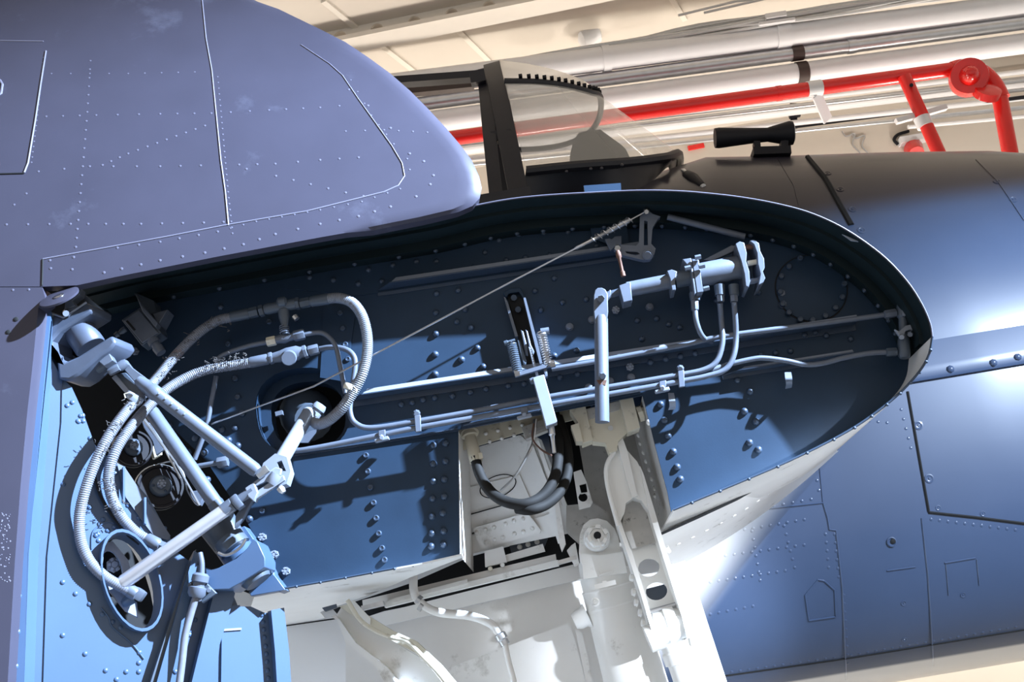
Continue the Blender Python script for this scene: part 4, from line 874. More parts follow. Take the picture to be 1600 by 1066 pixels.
# upper cream clevis that holds the drag strut
cv = thing('strut_clevis', 'cream forked clevis block with bolts at the top of the gear bay', 'clevis', P(950, 660, 0.1))
part('lug', MB().prism(L3([(890, 640), (914, 632), (926, 687), (910, 693), (903, 660)], 0.06), (0, 0.06, 0)), M['cream'], cv); part('lug', MB().prism(L3([(968, 622), (988, 618), (1000, 668), (981, 675)], 0.04), (0, 0.06, 0)), M['cream'], cv)
part('fork_body', MB().prism(L3([(914, 640), (968, 626), (982, 674), (974, 682), (966, 690), (964, 704), (952, 708), (946, 692), (926, 690)], 0.07), (0, 0.05, 0)), M['cream'], cv)
part('bolt_head', MB().prism(L3([(892, 665), (904, 661), (911, 690), (900, 690)], 0.05), (0, 0.05, 0)), M['cream'], cv); part('bolt_head', MB().lathe(P(996, 648, 0.06), P(1010, 643, 0.06), [(0, 0.022), (0.5, 0.022), (0.55, 0.016), (1, 0.015)], 8), M['cream'], cv); part('grease_hole', MB().lathe(P(954, 669, 0.068), P(954, 669, 0.062), [(0, 0.006), (1, 0.007)], 10), M['grime_shade'], cv)
part('grimy_crossbar', MB().prism(L3([(915, 640), (970, 626), (968, 640), (918, 656)], 0.065), (0, 0.01, 0)), M['grime_shade'], cv)
# grimy plates left and right of the strut
gp = thing('pivot_beam', 'grimy grey beam plates beside the gear strut', 'beam', P(930, 800, 0.3))
part('beam_plate', MB().prism(L3([(905, 692), (948, 690), (962, 760), (985, 850), (940, 865), (930, 840)], 0.36), (0, 0.02, 0)), M['grime_shade'], gp)
part('beam_plate', MB().prism(L3([(950, 690), (1000, 640), (1040, 770), (1046, 812), (1012, 845), (960, 700)], 0.42), (0, 0.02, 0)), M['grime_shade'], gp)
hp = [L3([(905, 758), (916, 755), (918, 769), (908, 772)], 0.24)[::-1], ring(P(911, 777, 0.24), V((1, 0, 0)), V((0, 0, 1)), S(7, .24), 14)]
part('slotted_link', MB().plate_holes(L3([(896, 738), (908, 734), (916, 752), (926, 785), (922, 792), (905, 796)], 0.24), hp, (0, 0.012, 0)), M['well'], gp)
part('crust', MB().prism(L3([(885, 790), (925, 786), (950, 800), (955, 835), (905, 850), (884, 830)], 0.30), (0, 0.02, 0)), M['grime_shade'], gp)
# drag strut: two side flanges, web with holes, forged head
ds = thing('drag_strut', 'white channel shaped drag strut with round lightening holes', 'strut', P(1010, 880, 0.15))
head = [(962, 684), (969, 671), (973, 685), (980, 704), (996, 722), (1004, 740), (1020, 800), (1014, 800), (1002, 782), (990, 778), (978, 786), (976, 800), (966, 822), (954, 775), (947, 742), (950, 722), (960, 705)]
part('forged_head', MB().prism(L3(head, 0.10), (0, 0.05, 0)), M['white'], ds)
part('head_ridge', MB().prism(L3([(962, 684), (969, 671), (973, 685), (980, 704), (988, 740), (996, 775), (988, 778), (978, 745), (968, 705)], 0.085), (0, 0.02, 0)), M['white'], ds)
part('head_rim', MB().tube(spl(L3([(960, 706), (950, 722), (947, 742), (953, 775), (966, 822)], 0.085), 5), 0.006, 8), M['white'], ds)
part('flange', MB().prism(L3([(947, 742), (952, 742), (970, 815), (992, 878), (1008, 928), (1024, 985), (1020, 992), (1003, 935), (986, 882), (966, 822)], 0.09), (0, 0.09, 0)), M['white'], ds)
part('flange', MB().prism(L3([(1000, 728), (1006, 742), (1024, 802), (1038, 850), (1054, 900), (1074, 962), (1080, 996), (1074, 998), (1066, 965), (1046, 902), (1030, 852), (1014, 800)], 0.09), (0, 0.09, 0)), M['white'], ds)
webp = [(976, 790), (984, 779), (1000, 780), (1010, 800), (1034, 852), (1050, 900), (1066, 950), (1018, 958), (1006, 930), (988, 880), (970, 820)]
hl = [oval(1014, 887, 17, 14, 20, 0.165, -0.2), oval(1026, 924, 17, 14, 20, 0.165, -0.2)]
part('web', MB().plate_holes(L3(webp, 0.165), hl, (0, 0.008, 0)), M['white'], ds); part('recess_plate', MB().prism(L3([(976, 792), (984, 780), (1000, 781), (1010, 800), (1032, 846), (988, 858), (972, 822)], 0.15), (0, 0.006, 0)), M['grime_shade'], ds); part('hole_shade_plate', MB().prism(L3([(1004, 922), (1050, 910), (1062, 945), (1012, 956)], 0.20), (0, 0.006, 0)), M['hard2'], ds)  # recess plate greyed as shade; dark plate added for shade behind lower hole
part('cross_pin', MB().lathe(P(1014, 957, 0.14), P(1056, 945, 0.14), [(0, 0.007), (1, 0.007)], 10), M['galv'], ds)
part('knuckle', MB().lathe(P(1022, 985, 0.14), P(1072, 972, 0.14), [(0, 0.03), (0.08, 0.042), (0.38, 0.042), (0.4, 0.047), (0.7, 0.047), (0.72, 0.040), (1, 0.036)], 18), M['white'], ds)
part('knuckle_cap', MB().lathe(P(1012, 1000, 0.12), P(1032, 992, 0.12), [(0, 0.034), (1, 0.036)], 16), M['white'], ds)
part('lower_rod', MB().lathe(P(1048, 990, 0.16), P(1092, 1120, 0.18), [(0, 0.036), (0.2, 0.036), (0.22, 0.040), (0.35, 0.040), (0.36, 0.034), (1, 0.034)], 20), M['white'], ds)
U_sb = unit('strut_bolt', hexbolt_mb(), M['white'])
for k, (x, y) in enumerate(((988, 903), (991, 926), (995, 942), (1001, 958), (1006, 974))): inst('flange_bolt', U_sb, ds, P(x+1, y, 0.12), (-1, -0.2, 0.3), 0.0095)
for k, (x, y) in enumerate(((1042, 860), (1049, 887), (1058, 914), (1064, 940), (1072, 972), (1080, 985))): inst('flange_bolt', U_sb, ds, P(x, y, 0.12), (1, -0.2, 0.3), 0.0095)
part('side_rod', MB().tube(L3([(1078, 985), (1092, 1040), (1100, 1110)], 0.2), [0.010, 0.014, 0.014], 10), M['white'], ds)
# ------------------------------------------------------------------ equipment on the fold rib
def cp(lst, ox, oy, s): return [(ox+x*s, oy+y*s) for x, y in lst]
def bev(o, w):
    b_ = o.modifiers.new('bevel', 'BEVEL'); b_.width = w; b_.segments = 2; b_.limit_method = 'ANGLE'; b_.angle_limit = math.radians(50); return o
def pr_(name, pts, Y, dep, m, parent, label=None): return bev(part(name, MB().prism(L3(pts, Y), (0, dep, 0)), m, parent, label), 0.0018)
def cylp(name, a, b, prof, m, parent, Y=-0.1, n=18, Yb=None):
    """lathe between two pixels; profile radii in pixels"""
    A = P(a[0], a[1], Y); Bq = P(b[0], b[1], Y if Yb is None else Yb)
    return part(name, MB().lathe(A, Bq, [(t, S(r, Y)) for t, r in prof], n), m, parent)
def tubep(name, pts, wpx, m, parent, Y=-0.1, n=10, smooth=True):
    q = L3(pts, Y); q = spl(q, 6) if smooth else q
    return part(name, MB().tube(q, S(wpx, pts[0][2] if len(pts[0]) > 2 else Y)/2, n), m, parent)
def nutp(name, a, b, r, m, parent, Y=-0.1): return cylp(name, a, b, [(0, r*0.92), (0.12, r), (0.88, r), (1, r*0.92)], m, parent, Y, 6)
part('gap_shade_sheet', MB().prism(L3([(40, 440), (150, 430), (330, 520), (470, 700), (470, 925), (395, 930), (330, 905), (250, 850), (60, 560)], 0.30), (0, 0.01, 0)), M['gap'], wst)  # near-black sheet added as the deep shade behind the hinge gap
# lock cylinder
hc = thing('hydraulic_cylinder', 'blue grey hydraulic lock cylinder with two end plates', 'hydraulic cylinder', P(1085, 437, -0.1)); Yh = -0.10
cylp('rod_barrel', (979, 453), (1046, 440), [(0, 11), (0.02, 12.5), (1, 12.5)], M['hard'], hc, Yh)
cylp('piston_rod', (944, 463), (980, 453), [(0, 6), (1, 6)], M['hard2'], hc, Yh); cylp('mid_barrel', (1054, 438), (1082, 432), [(0, 14), (1, 14)], M['hard2'], hc, Yh)
cylp('main_barrel', (1090, 431), (1164, 416), [(0, 19.5), (0.85, 19.5), (0.95, 17), (1, 13)], M['hard'], hc, Yh, 24)
pr_('collar', [(1042, 423), (1050, 421), (1058, 424), (1055, 440), (1056, 453), (1050, 454), (1047, 436)], Yh-0.03, 0.06, M['hard'], hc); pr_('rod_bracket', [(967, 446), (985, 440), (988, 469), (974, 473)], Yh-0.025, 0.05, M['hard'], hc)
pr_('flange_block', [(1066, 405), (1080, 403), (1088, 457), (1085, 461), (1079, 420)], Yh-0.035, 0.07, M['hard'], hc); pr_('flange_block', [(1081, 404), (1092, 406), (1099, 456), (1089, 458)], Yh-0.035, 0.07, M['hard'], hc)
for x, y in ((1074, 419), (1096, 416), (1103, 451), (1090, 402)): cylp('bolt', (x-4, y+1), (x+5, y-1), [(0, 4), (1, 4)], M['hard'], hc, Yh-0.045, 6)
pr_('end_plate', [(1149, 381), (1156, 377), (1163, 379), (1167, 395), (1166, 408), (1171, 424), (1172, 440), (1170, 449), (1165, 447), (1163, 428), (1158, 408)], Yh-0.04, 0.08, M['hard'], hc); pr_('end_plate', [(1171, 376), (1178, 374), (1186, 380), (1188, 392), (1194, 404), (1195, 418), (1192, 424), (1196, 434), (1193, 441), (1185, 446), (1188, 428), (1184, 412), (1183, 396), (1178, 382)], Yh-0.04, 0.08, M['hard'], hc)
for a, b, m_ in (((1158, 388), (1184, 384), 'rust'), ((1168, 412), (1190, 408), 'cream'), ((1168, 441), (1190, 437), 'hard')): cylp('tie_bolt', a, b, [(0, 4.5), (0.8, 4.5), (0.8, 6), (1, 6)], M[m_], hc, Yh-0.02, 10)
pr_('link_plate', [(1099, 406), (1143, 383), (1150, 384), (1148, 392), (1112, 408)], Yh, 0.012, M['hard'], hc)
for x in (1085, 1124, 1146): cylp('port_boss', (x, 446 if x > 1100 else 458), (x+1, 462 if x > 1100 else 470), [(0, 9), (1, 8)], M['hard2'], hc, Yh, 10)
for x, y in ((1085, 468), (1125, 455), (1146, 455)): nutp('port_nut', (x, y), (x+1, y+17), 6.5, M['hard'], hc, Yh)
# push rod hanging from the lock cylinder
prd = thing('push_rod', 'upright grey push rod with a clevis head', 'rod', P(941, 660, -0.17)); Yp = -0.17
cylp('tube', (939, 494), (941, 660), [(0, 9), (0.03, 11), (1, 11)], M['hard'], prd, Yp, 20)
pr_('clevis', cp([(130, 880), (130, 760), (140, 720), (160, 703), (190, 702), (215, 715), (232, 745), (236, 880), (225, 960), (140, 960)], 900, 300, .2129), Yp-0.012, 0.024, M['hard'], prd); cylp('clevis_bolt', (939, 466), (939, 467), [(0, 6), (1, 6)], M['hard'], prd, Yp-0.012, 6, Yp-0.03)
pr_('clevis_ear', [(947, 458), (954, 452), (955, 460), (949, 468)], Yp-0.01, 0.02, M['hard'], prd); cylp('cross_bolt', (942, 587), (942, 588), [(0, 6), (1, 5)], M['hard'], prd, Yp-0.015, 6, Yp-0.035); part('rust_mark', MB().prism(L3([(932, 594), (948, 594), (946, 602), (936, 600)], Yp-0.0172), (0, 0.003, 0)), M['rust'], prd)
# bellcrank with rusty link
bk2 = thing('bellcrank', 'open grey bellcrank with two arms under the upper lip', 'bellcrank', P(1012, 398, -0.08)); Yb = -0.09
body = cp([(470, 175), (515, 120), (560, 160), (620, 180), (600, 200), (562, 260), (552, 380), (585, 415), (575, 455), (545, 495), (500, 500), (440, 487), (330, 460), (280, 420), (290, 395), (340, 388), (440, 395), (462, 372)], 900, 300, .2129)
h1_ = cp([(500, 210), (525, 215), (528, 390), (498, 392)], 900, 300, .2129); h2_ = cp([(360, 435), (450, 440), (470, 455), (440, 465), (370, 450)], 900, 300, .2129)
part('crank_plate', MB().plate_holes(L3(body, Yb), [L3(h1_, Yb), L3(h2_, Yb)], (0, 0.018, 0)), M['hard'], bk2)
cylp('pivot_bolt', (1012, 398), (1012, 399), [(0, 9), (0.3, 9), (0.35, 6), (1, 6)], M['hard'], bk2, Yb, 12, Yb-0.025); cylp('top_nut', (1010, 330), (1010, 331), [(0, 6), (1, 4)], M['galv'], bk2, Yb, 6, Yb-0.02); cylp('arm_nut', (965, 387), (965, 388), [(0, 6), (1, 5)], M['galv'], bk2, Yb, 6, Yb-0.022)
pr_('rest_bracket', cp([(210, 345), (245, 338), (262, 345), (285, 325), (335, 320), (335, 385), (290, 392), (255, 432)], 900, 300, .2129), Yb+0.03, 0.01, M['hard'], bk2)
cylp('link', (965, 392), (974, 432), [(0, 3), (0.1, 4.5), (0.25, 4.5), (0.3, 2.8), (0.8, 2.8), (0.82, 4), (1, 4)], M['rust'], bk2, Yb-0.02, 10)
solo('guide_tube', MB().tube(L3([(1043, 339, -0.06), (1164, 370, -0.06)]), S(11)/2, 14), M['hard'], 'short grey guide tube sloping from the bellcrank to the cylinder', 'tube')
# control cable and turnbuckle
cb = thing('control_cable', 'thin steel control cable crossing the rib diagonally', 'cable', P(700, 490, -0.12))
part('wire', MB().tube(L3([(1008, 331, -0.10), (960, 357, -0.11), (800, 440, -0.12), (600, 546, -0.12), (490, 604, -0.10), (330, 663, -0.03)]), S(3.2)/2, 8), M['steel'], cb)
cylp('turnbuckle', (985, 343), (931, 372), [(0, 3), (0.08, 5), (0.3, 5.5), (0.35, 4), (0.6, 5), (0.7, 3.5), (1, 3.5)], M['galv'], cb, -0.105, 10)
cylp('swaged_end', (931, 372), (898, 389), [(0, 3.5), (0.9, 3.5), (1, 2.5)], M['steel'], cb, -0.11, 10)
hw = MB(); A_, B_ = P(988, 342, -0.112), P(925, 375, -0.112)
pts = []
ax_, u_, w_ = frame(B_-A_)
for k in range(60): a_ = k*0.7; pts.append(A_.lerp(B_, k/59)+(u_*math.cos(a_)+w_*math.sin(a_))*S(6.5))
part('locking_wire', hw.tube(pts, 0.0014, 5), M['steel'], cb)
# spring latch
lt = thing('spring_latch', 'spring loaded uplock latch with two coil springs and a square bar', 'latch', P(840, 590, -0.12)); Yt = -0.12
def q5(l): return cp(l, 640, 360, .2627)
part('slot_cheek', MB().prism(L3(q5([(570, 400), (585, 430), (645, 630), (628, 632), (560, 395)]), -0.03), (0, 0.03, 0)), M['hard'], lt); part('slot_cheek', MB().prism(L3(q5([(676, 398), (690, 400), (765, 680), (790, 790), (775, 795), (745, 680)]), -0.06), (0, 0.06, 0)), M['hard'], lt)
pr_('slot_back', q5([(580, 390), (680, 395), (760, 690), (740, 800), (690, 790), (640, 620)]), -0.006, 0.004, M['gap'], lt)
pr_('slot_head', q5([(555, 370), (600, 345), (660, 340), (690, 400), (672, 400), (650, 365), (590, 375), (575, 400)]), -0.02, 0.018, M['rib'], lt)
for x, y in ((620, 400), (645, 470)): cylp('slot_bolt', q5([(x, y)])[0], q5([(x, y+1)])[0], [(0, 5.5), (1, 5)], M['ribbolt'], lt, -0.006, 8, -0.02)
pr_('trip_lever', q5([(660, 592), (676, 600), (700, 690), (705, 745), (690, 740), (675, 660)]), Yt+0.05, 0.008, M['hard'], lt); pr_('trip_lever', q5([(688, 588), (702, 600), (722, 680), (742, 720), (735, 740), (715, 720)]), Yt+0.03, 0.008, M['hard'], lt); pr_('trip_lever', q5([(705, 690), (722, 700), (768, 860), (778, 920), (768, 915), (740, 830)]), Yt, 0.008, M['pale'], lt)
pr_('side_plate', q5([(640, 650), (655, 655), (695, 770), (690, 800), (675, 790), (655, 720)]), Yt+0.04, 0.01, M['hard2'], lt)
def spring(a, b, r, turns, m, name='coil_spring', Y=Yt, wire=0.0022):
    A = P(a[0], a[1], Y); Bq = P(b[0], b[1], Y); ax, u, v = frame(Bq-A); pts = []
    n_ = turns*10
    for k in range(n_+1): an = 2*math.pi*k/10; pts.append(A.lerp(Bq, k/n_)+(u*math.cos(an)+v*math.sin(an))*S(r, Y))
    return part(name, MB().tube(pts, wire, 5), m, lt)
spring((846, 520), (857, 573), 7.5, 14, M['steel']); spring((799, 536), (809, 582), 7, 14, M['hard2'])
cylp('spring_post', (845, 519), (858, 517), [(0, 6), (1, 6)], M['hard'], lt, Yt+0.03, 12); cylp('spring_post', (788, 537), (805, 532), [(0, 4), (0.3, 4.5), (0.35, 3), (1, 3)], M['hard2'], lt, Yt+0.02, 10)
part('cross_bar', MB().bar(P(812, 585, Yt-0.005), P(862, 570, Yt-0.005), 0.012, S(6)), M['hard'], lt)
for x, y in ((808, 584), (863, 569)): cylp('bar_nut', (x-4, y+1), (x+4, y-1), [(0, 6), (1, 6)], M['steel'], lt, Yt-0.005, 6)
pr_('drop_tab', q5([(795, 825), (815, 818), (822, 868), (805, 875)]), Yt-0.005, 0.02, M['hard'], lt)
pr_('square_bar', [(832, 590), (850, 585), (871, 660), (853, 667)], Yt-0.02, 0.03, M['pale'], lt); pr_('bar_collar', [(826, 592), (833, 589), (838, 596), (830, 598)], Yt-0.01, 0.02, M['hard'], lt)
cylp('cable_end', (861, 664), (866, 708), [(0, 3), (0.05, 5), (0.35, 5.5), (0.4, 3.5), (0.7, 3.2), (1, 3.5)], M['galv'], lt, Yt-0.005, 10)
# hydraulic lines along the rib
Yl = -0.075
def line_(pts, w_, label, name='hydraulic_line', Y=Yl, m='hard'):
    o_ = solo(name, MB().tube(spl(L3(pts, Y), 7), S(w_, Y)/2, 12), M[m], label, 'hydraulic line'); return o_
line_([(497, 546, -0.05), (516, 543, -0.06), (537, 545, -0.07), (550, 553, -0.075), (555, 566), (553, 590), (548, 622), (547, 645), (556, 662), (582, 669), (650, 659), (730, 645), (860, 620), (958, 604), (1057, 587), (1100, 578), (1120, 564), (1129, 534), (1127, 500), (1125, 474, -0.1)], 9, 'grey line making a U bend below the braided loop, upper of the pair')
line_([(453, 706), (500, 699), (560, 687), (600, 679), (650, 669), (730, 655), (860, 632), (958, 615), (1059, 597), (1104, 588), (1134, 577), (1147, 553), (1150, 522), (1147, 472, -0.1)], 9, 'grey line starting at the pivot rod, lower of the pair')
line_([(1112, 578, -0.06), (1137, 570, -0.055), (1177, 561, -0.055), (1197, 560, -0.055), (1228, 564, -0.055), (1259, 570, -0.055), (1285, 568, -0.06), (1320, 559, -0.065), (1360, 552, -0.07), (1395, 550, -0.07)], 8.5, 'wavy grey line running forward to the lower nose fitting')
line_([(862, 577, -0.055), (920, 567, -0.06), (985, 555, -0.06), (1075, 538, -0.065), (1133, 525, -0.07), (1280, 506, -0.07), (1390, 491, -0.07)], 8.5, 'straight grey line running forward to the upper nose fitting')
line_([(1086, 484, -0.1), (1088, 502, -0.1), (1094, 520, -0.09), (1102, 530, -0.07), (1112, 534, -0.03)], 8.5, 'short elbow line dropping from the cylinder into the rib')
for (x, y, lab, dn) in ((652, 660, 'grey clip over the paired lines near the black hose sleeve', 0), (1064, 590, 'grey clip over the paired lines below the cylinder', 0)):
    t = thing('line_clip', lab, 'clip', P(x, y, Yl)); pr_('saddle', [(x-5, y-10), (x+5, y-12), (x+6, y+14), (x-3, y+16)], Yl-0.012, 0.006, M['hard'], t); cylp('screw', (x-1, y-14), (x-1, y-13), [(0, 6), (1, 4)], M['hard'], t, Yl+0.02, 8, Yl-0.012)
for (x, y, lab) in ((597, 684, 'pale hooked clip under the lower line, left end'), (820, 648, 'pale hooked clip under the lower line beside the latch bar'), (1036, 607, 'pale hooked clip under the lower line right of the push rod')):
    t = thing('line_clip', lab, 'clip', P(x, y, Yl)); pr_('saddle', [(x-6, y-11), (x+5, y-13), (x+5, y-2), (x-6, y)], Yl-0.012, 0.006, M['hard'], t); pr_('foot', [(x-13, y+3), (x+9, y-3), (x+11, y+2), (x-11, y+7)], Yl-0.02, 0.016, M['pale'], t)
    cylp('screw', (x-1, y-1), (x-1, y), [(0, 4), (1, 3)], M['pale'], t, Yl-0.01, 8, Yl-0.028)
t = thing('hook_clip', 'grey curved strap hanging below the lines left of the right web', 'clip', P(1049, 630, -0.04)); part('strap', MB().strip(spl(L3([(1044, 614, -0.05), (1045, 625, -0.06), (1046, 634, -0.05), (1044, 641, -0.03)]), 4), spl(L3([(1053, 614, -0.05), (1055, 625, -0.06), (1056, 634, -0.05), (1055, 640, -0.03)]), 4)), M['pale'], t)
t = thing('hook_clip', 'dark curved strap hanging on the nose side of the rib', 'clip', P(1231, 592, -0.04)); part('strap', MB().strip(spl(L3([(1226, 582, -0.05), (1227, 592, -0.06), (1228, 600, -0.05), (1227, 608, -0.03)]), 4), spl(L3([(1236, 581, -0.05), (1238, 592, -0.06), (1238, 600, -0.05), (1237, 606, -0.03)]), 4)), M['hard'], t)
# nose end manifold
nm = thing('line_manifold', 'upright fitting inside the leading edge joining two lines', 'fitting', P(1412, 515, -0.07)); Yn = -0.075
cylp('body', (1410, 474), (1413, 560), [(0, 8), (0.08, 9.5), (0.25, 9.5), (0.28, 7), (0.55, 7), (0.7, 9.5), (0.95, 9.5), (1, 7)], M['hard2'], nm, Yn, 12)
nutp('union_nut', (1382, 492), (1400, 489), 7, M['hard'], nm, Yn); nutp('union_nut', (1385, 551), (1401, 550), 7, M['hard2'], nm, Yn)
nutp('body_nut', (1414, 479), (1416, 495), 8, M['hard'], nm, Yn-0.01)
pr_('wishbone', cp([(1030, 855), (1060, 870), (1100, 835), (1130, 828), (1160, 850), (1200, 860), (1212, 885), (1190, 895), (1160, 870), (1130, 860), (1100, 870), (1090, 905), (1070, 918), (1055, 890)], 1140, 300, .25), Yn-0.02, 0.01, M['pale'], nm); cylp('wishbone_bolt', (1422, 522), (1422, 523), [(0, 5), (1, 4)], M['hard'], nm, Yn-0.02, 6, Yn-0.035); cylp('wishbone_bolt', (1437, 520), (1437, 521), [(0, 5), (1, 4)], M['pale'], nm, Yn-0.02, 6, Yn-0.035); cylp('wishbone_bolt', (1409, 526), (1409, 527), [(0, 5), (1, 4)], M['pale'], nm, Yn-0.02, 6, Yn-0.035)
# ---- braided hoses and tee fittings, left
M['braid'] = mat('grey_braid', (0.19, 0.21, 0.25), 0.5, 0.3, var=0.3, scale=90, dirt=(0.10, 0.055, 0.04), dirt_amt=0.05, dirt_scale=14)
M['wrap'] = mat('worn_pale_wrap', (0.165, 0.18, 0.22), 0.5, 0.1, var=0.25, scale=60, dirt=(0.24, 0.11, 0.07), dirt_amt=0.12, dirt_scale=10)
M['lint'] = mat('dusty_lint', (0.07, 0.065, 0.065), 0.9)
tA = thing('tee_fitting', 'navy tee fitting at the top with braided hoses on both sides', 'tee fitting', P(440, 480, -0.09)); Ya = -0.10
cylp('run', (413, 484), (466, 474), [(0, 8), (0.1, 9.5), (0.35, 9), (0.5, 10), (0.65, 9), (0.9, 9.5), (1, 8)], M['hard2'], tA, Ya, 16)
cylp('top_cap', (433, 474), (449, 471), [(0, 5), (0.2, 9), (0.8, 9), (1, 5)], M['hard2'], tA, Ya-0.01, 12)
cylp('branch', (443, 485), (446, 522), [(0, 9), (0.3, 9), (0.6, 6), (1, 5)], M['hard2'], tA, Ya, 14); spr = MB(); A_, B_ = P(444, 510, Ya), P(445, 522, Ya)
ax_, u_, w_ = frame(B_-A_); part('branch_thread', spr.tube([A_.lerp(B_, k/30)+(u_*math.cos(k*.8)+w_*math.sin(k*.8))*S(7.5) for k in range(31)], 0.0018, 5), M['hard'], tA)
nutp('union_nut', (389, 490), (403, 487), 9, M['hard2'], tA, Ya); nutp('union_nut', (405, 487), (412, 485), 10, M['hard2'], tA, Ya); nutp('union_nut', (462, 475), (468, 474), 10.5, M['hard2'], tA, Ya); nutp('union_nut', (469, 475), (484, 472), 8.5, M['hard2'], tA, Ya)
cylp('hose_sleeve', (360, 496), (390, 490), [(0, 8), (0.1, 9), (0.9, 9), (1, 7.5)], M['hard2'], tA, Ya); cylp('hose_sleeve', (484, 472), (514, 467), [(0, 7), (0.1, 9), (0.9, 9.5), (1, 9)], M['hard2'], tA, Ya); cylp('bleed_screw', (460, 494), (464, 499), [(0, 5), (1, 5)], M['galv'], tA, Ya, 8)
tB = thing('tee_fitting', 'smaller tee fitting with bright nuts under the upper tee', 'tee fitting', P(445, 528, -0.08)); Yc = -0.085
cylp('run', (425, 533), (462, 525), [(0, 6), (0.3, 7), (0.5, 9), (0.7, 7), (1, 6)], M['hard'], tB, Yc, 12); nutp('union_nut', (417, 535), (431, 532), 8, M['cream'], tB, Yc); nutp('union_nut', (459, 526), (476, 522), 9, M['hard'], tB, Yc)
tubep('line', [(417, 535), (392, 540), (366, 548), (347, 556), (335, 566)], 8, M['hard'], tB, Yc); tubep('line', [(474, 523), (500, 520), (515, 528), (525, 543), (531, 570), (536, 595), (540, 615)], 8, M['hard'], tB, Yc)
tC = thing('check_valve', 'pale check valve with a round face beside the access hole', 'valve', P(450, 556, -0.08)); Yv = -0.09
cylp('body', (425, 560), (478, 549), [(0, 8), (0.25, 9.5), (0.45, 12), (0.75, 12), (0.85, 9), (1, 9)], M['hard'], tC, Yv, 16); cylp('face', (452, 558), (451, 560), [(0, 12.5), (0.8, 12.5), (1, 11)], M['hard'], tC, Yv, 20, Yv-0.035)
nutp('union_nut', (420, 561), (427, 559), 10, M['hard'], tC, Yv); nutp('union_nut', (474, 551), (480, 549), 11, M['hard'], tC, Yv); nutp('union_nut', (482, 549), (498, 545), 8.5, M['hard'], tC, Yv); cylp('hose_sleeve', (390, 567), (420, 561), [(0, 8), (0.1, 9), (0.9, 9), (1, 8)], M['hard'], tC, Yv)
hose('braided_hose', [(512, 467, -0.10), (530, 466, -0.11), (550, 473, -0.12), (565, 492, -0.13), (573, 520, -0.13), (574, 550, -0.13), (567, 582, -0.13), (552, 612, -0.12), (535, 637, -0.11), (515, 656, -0.09), (498, 663, -0.06), (488, 657, -0.02)], 17, M['braid'], 'braided grey hose curving in a big loop above the access hole', ripple=0.10, n=14)
t = thing('hose_tie', 'wire tie around the braided loop hose', 'tie', P(544, 606, -0.12)); cylp('band', (549, 602), (545, 610), [(0, 10), (0.3, 11), (0.7, 11), (1, 10)], M['cream'], t, -0.121, 16); part('tail', MB().tube(L3([(552, 603), (558, 610), (556, 614)], -0.14), 0.0015, 5), M['cream'], t)
t = thing('hose_union', 'white striped hose union at the foot of the braided loop', 'fitting', P(493, 640, -0.02)); cylp('body', (502, 632), (486, 655), [(0, 9), (0.2, 11), (0.35, 11), (0.36, 8), (0.5, 8), (0.52, 10), (0.7, 10), (1, 9)], M['pale'], t, 0.0, 16)
hose('braided_hose', [(362, 496, -0.10), (338, 502, -0.10), (308, 522, -0.11), (276, 554, -0.13), (248, 588, -0.16), (224, 615, -0.20), (196, 645, -0.25), (170, 682, -0.28), (148, 725, -0.29), (132, 770, -0.29), (124, 810, -0.28), (127, 848, -0.27), (142, 880, -0.26), (166, 903, -0.24), (192, 918, -0.22), (204, 925, -0.21)], 16, M['wrap'], 'worn pale hose sweeping in a long arc down to the round hole', ripple=0.09, n=12)
hose('braided_hose', [(392, 567, -0.09), (360, 572, -0.09), (320, 579, -0.10), (284, 594, -0.12), (254, 614, -0.15), (226, 642, -0.19), (200, 674, -0.23), (180, 706, -0.25), (170, 740, -0.25), (174, 775, -0.24), (190, 808, -0.22), (212, 832, -0.20), (232, 845, -0.19)], 16, M['wrap'], 'worn braided hose curving down in front of the pulleys', ripple=0.10, n=12)
t = thing('hose_end', 'grey hose end fitting behind the bright rod', 'fitting', P(245, 850, -0.19)); cylp('sleeve', (228, 842), (250, 853), [(0, 8), (0.1, 10), (0.8, 10), (1, 7)], M['hard'], t, -0.19); cylp('nut', (250, 852), (262, 857), [(0, 8), (1, 8)], M['hard'], t, -0.185, 6)
t = thing('hose_end', 'grey banjo hose end inside the round hole', 'fitting', P(210, 925, -0.2)); cylp('sleeve', (196, 919), (214, 930), [(0, 8), (0.1, 10), (0.8, 10), (1, 8)], M['hard'], t, -0.21); nutp('nut', (212, 936), (222, 922), 10, M['hard'], t, -0.2); cylp('lower_barrel', (192, 944), (210, 934), [(0, 6), (0.2, 8), (1, 8)], M['hard2'], t, -0.19)
t = thing('hose_tie', 'twisted wire tie binding the two worn hoses', 'tie', P(208, 625, -0.24)); cylp('band', (213, 617), (206, 627), [(0, 14), (0.4, 15), (0.6, 15), (1, 14)], M['pale'], t, -0.225, 16); part('tail', MB().tube(L3([(196, 622), (194, 616), (203, 613), (210, 616)], -0.25), 0.0018, 5), M['cream'], t)
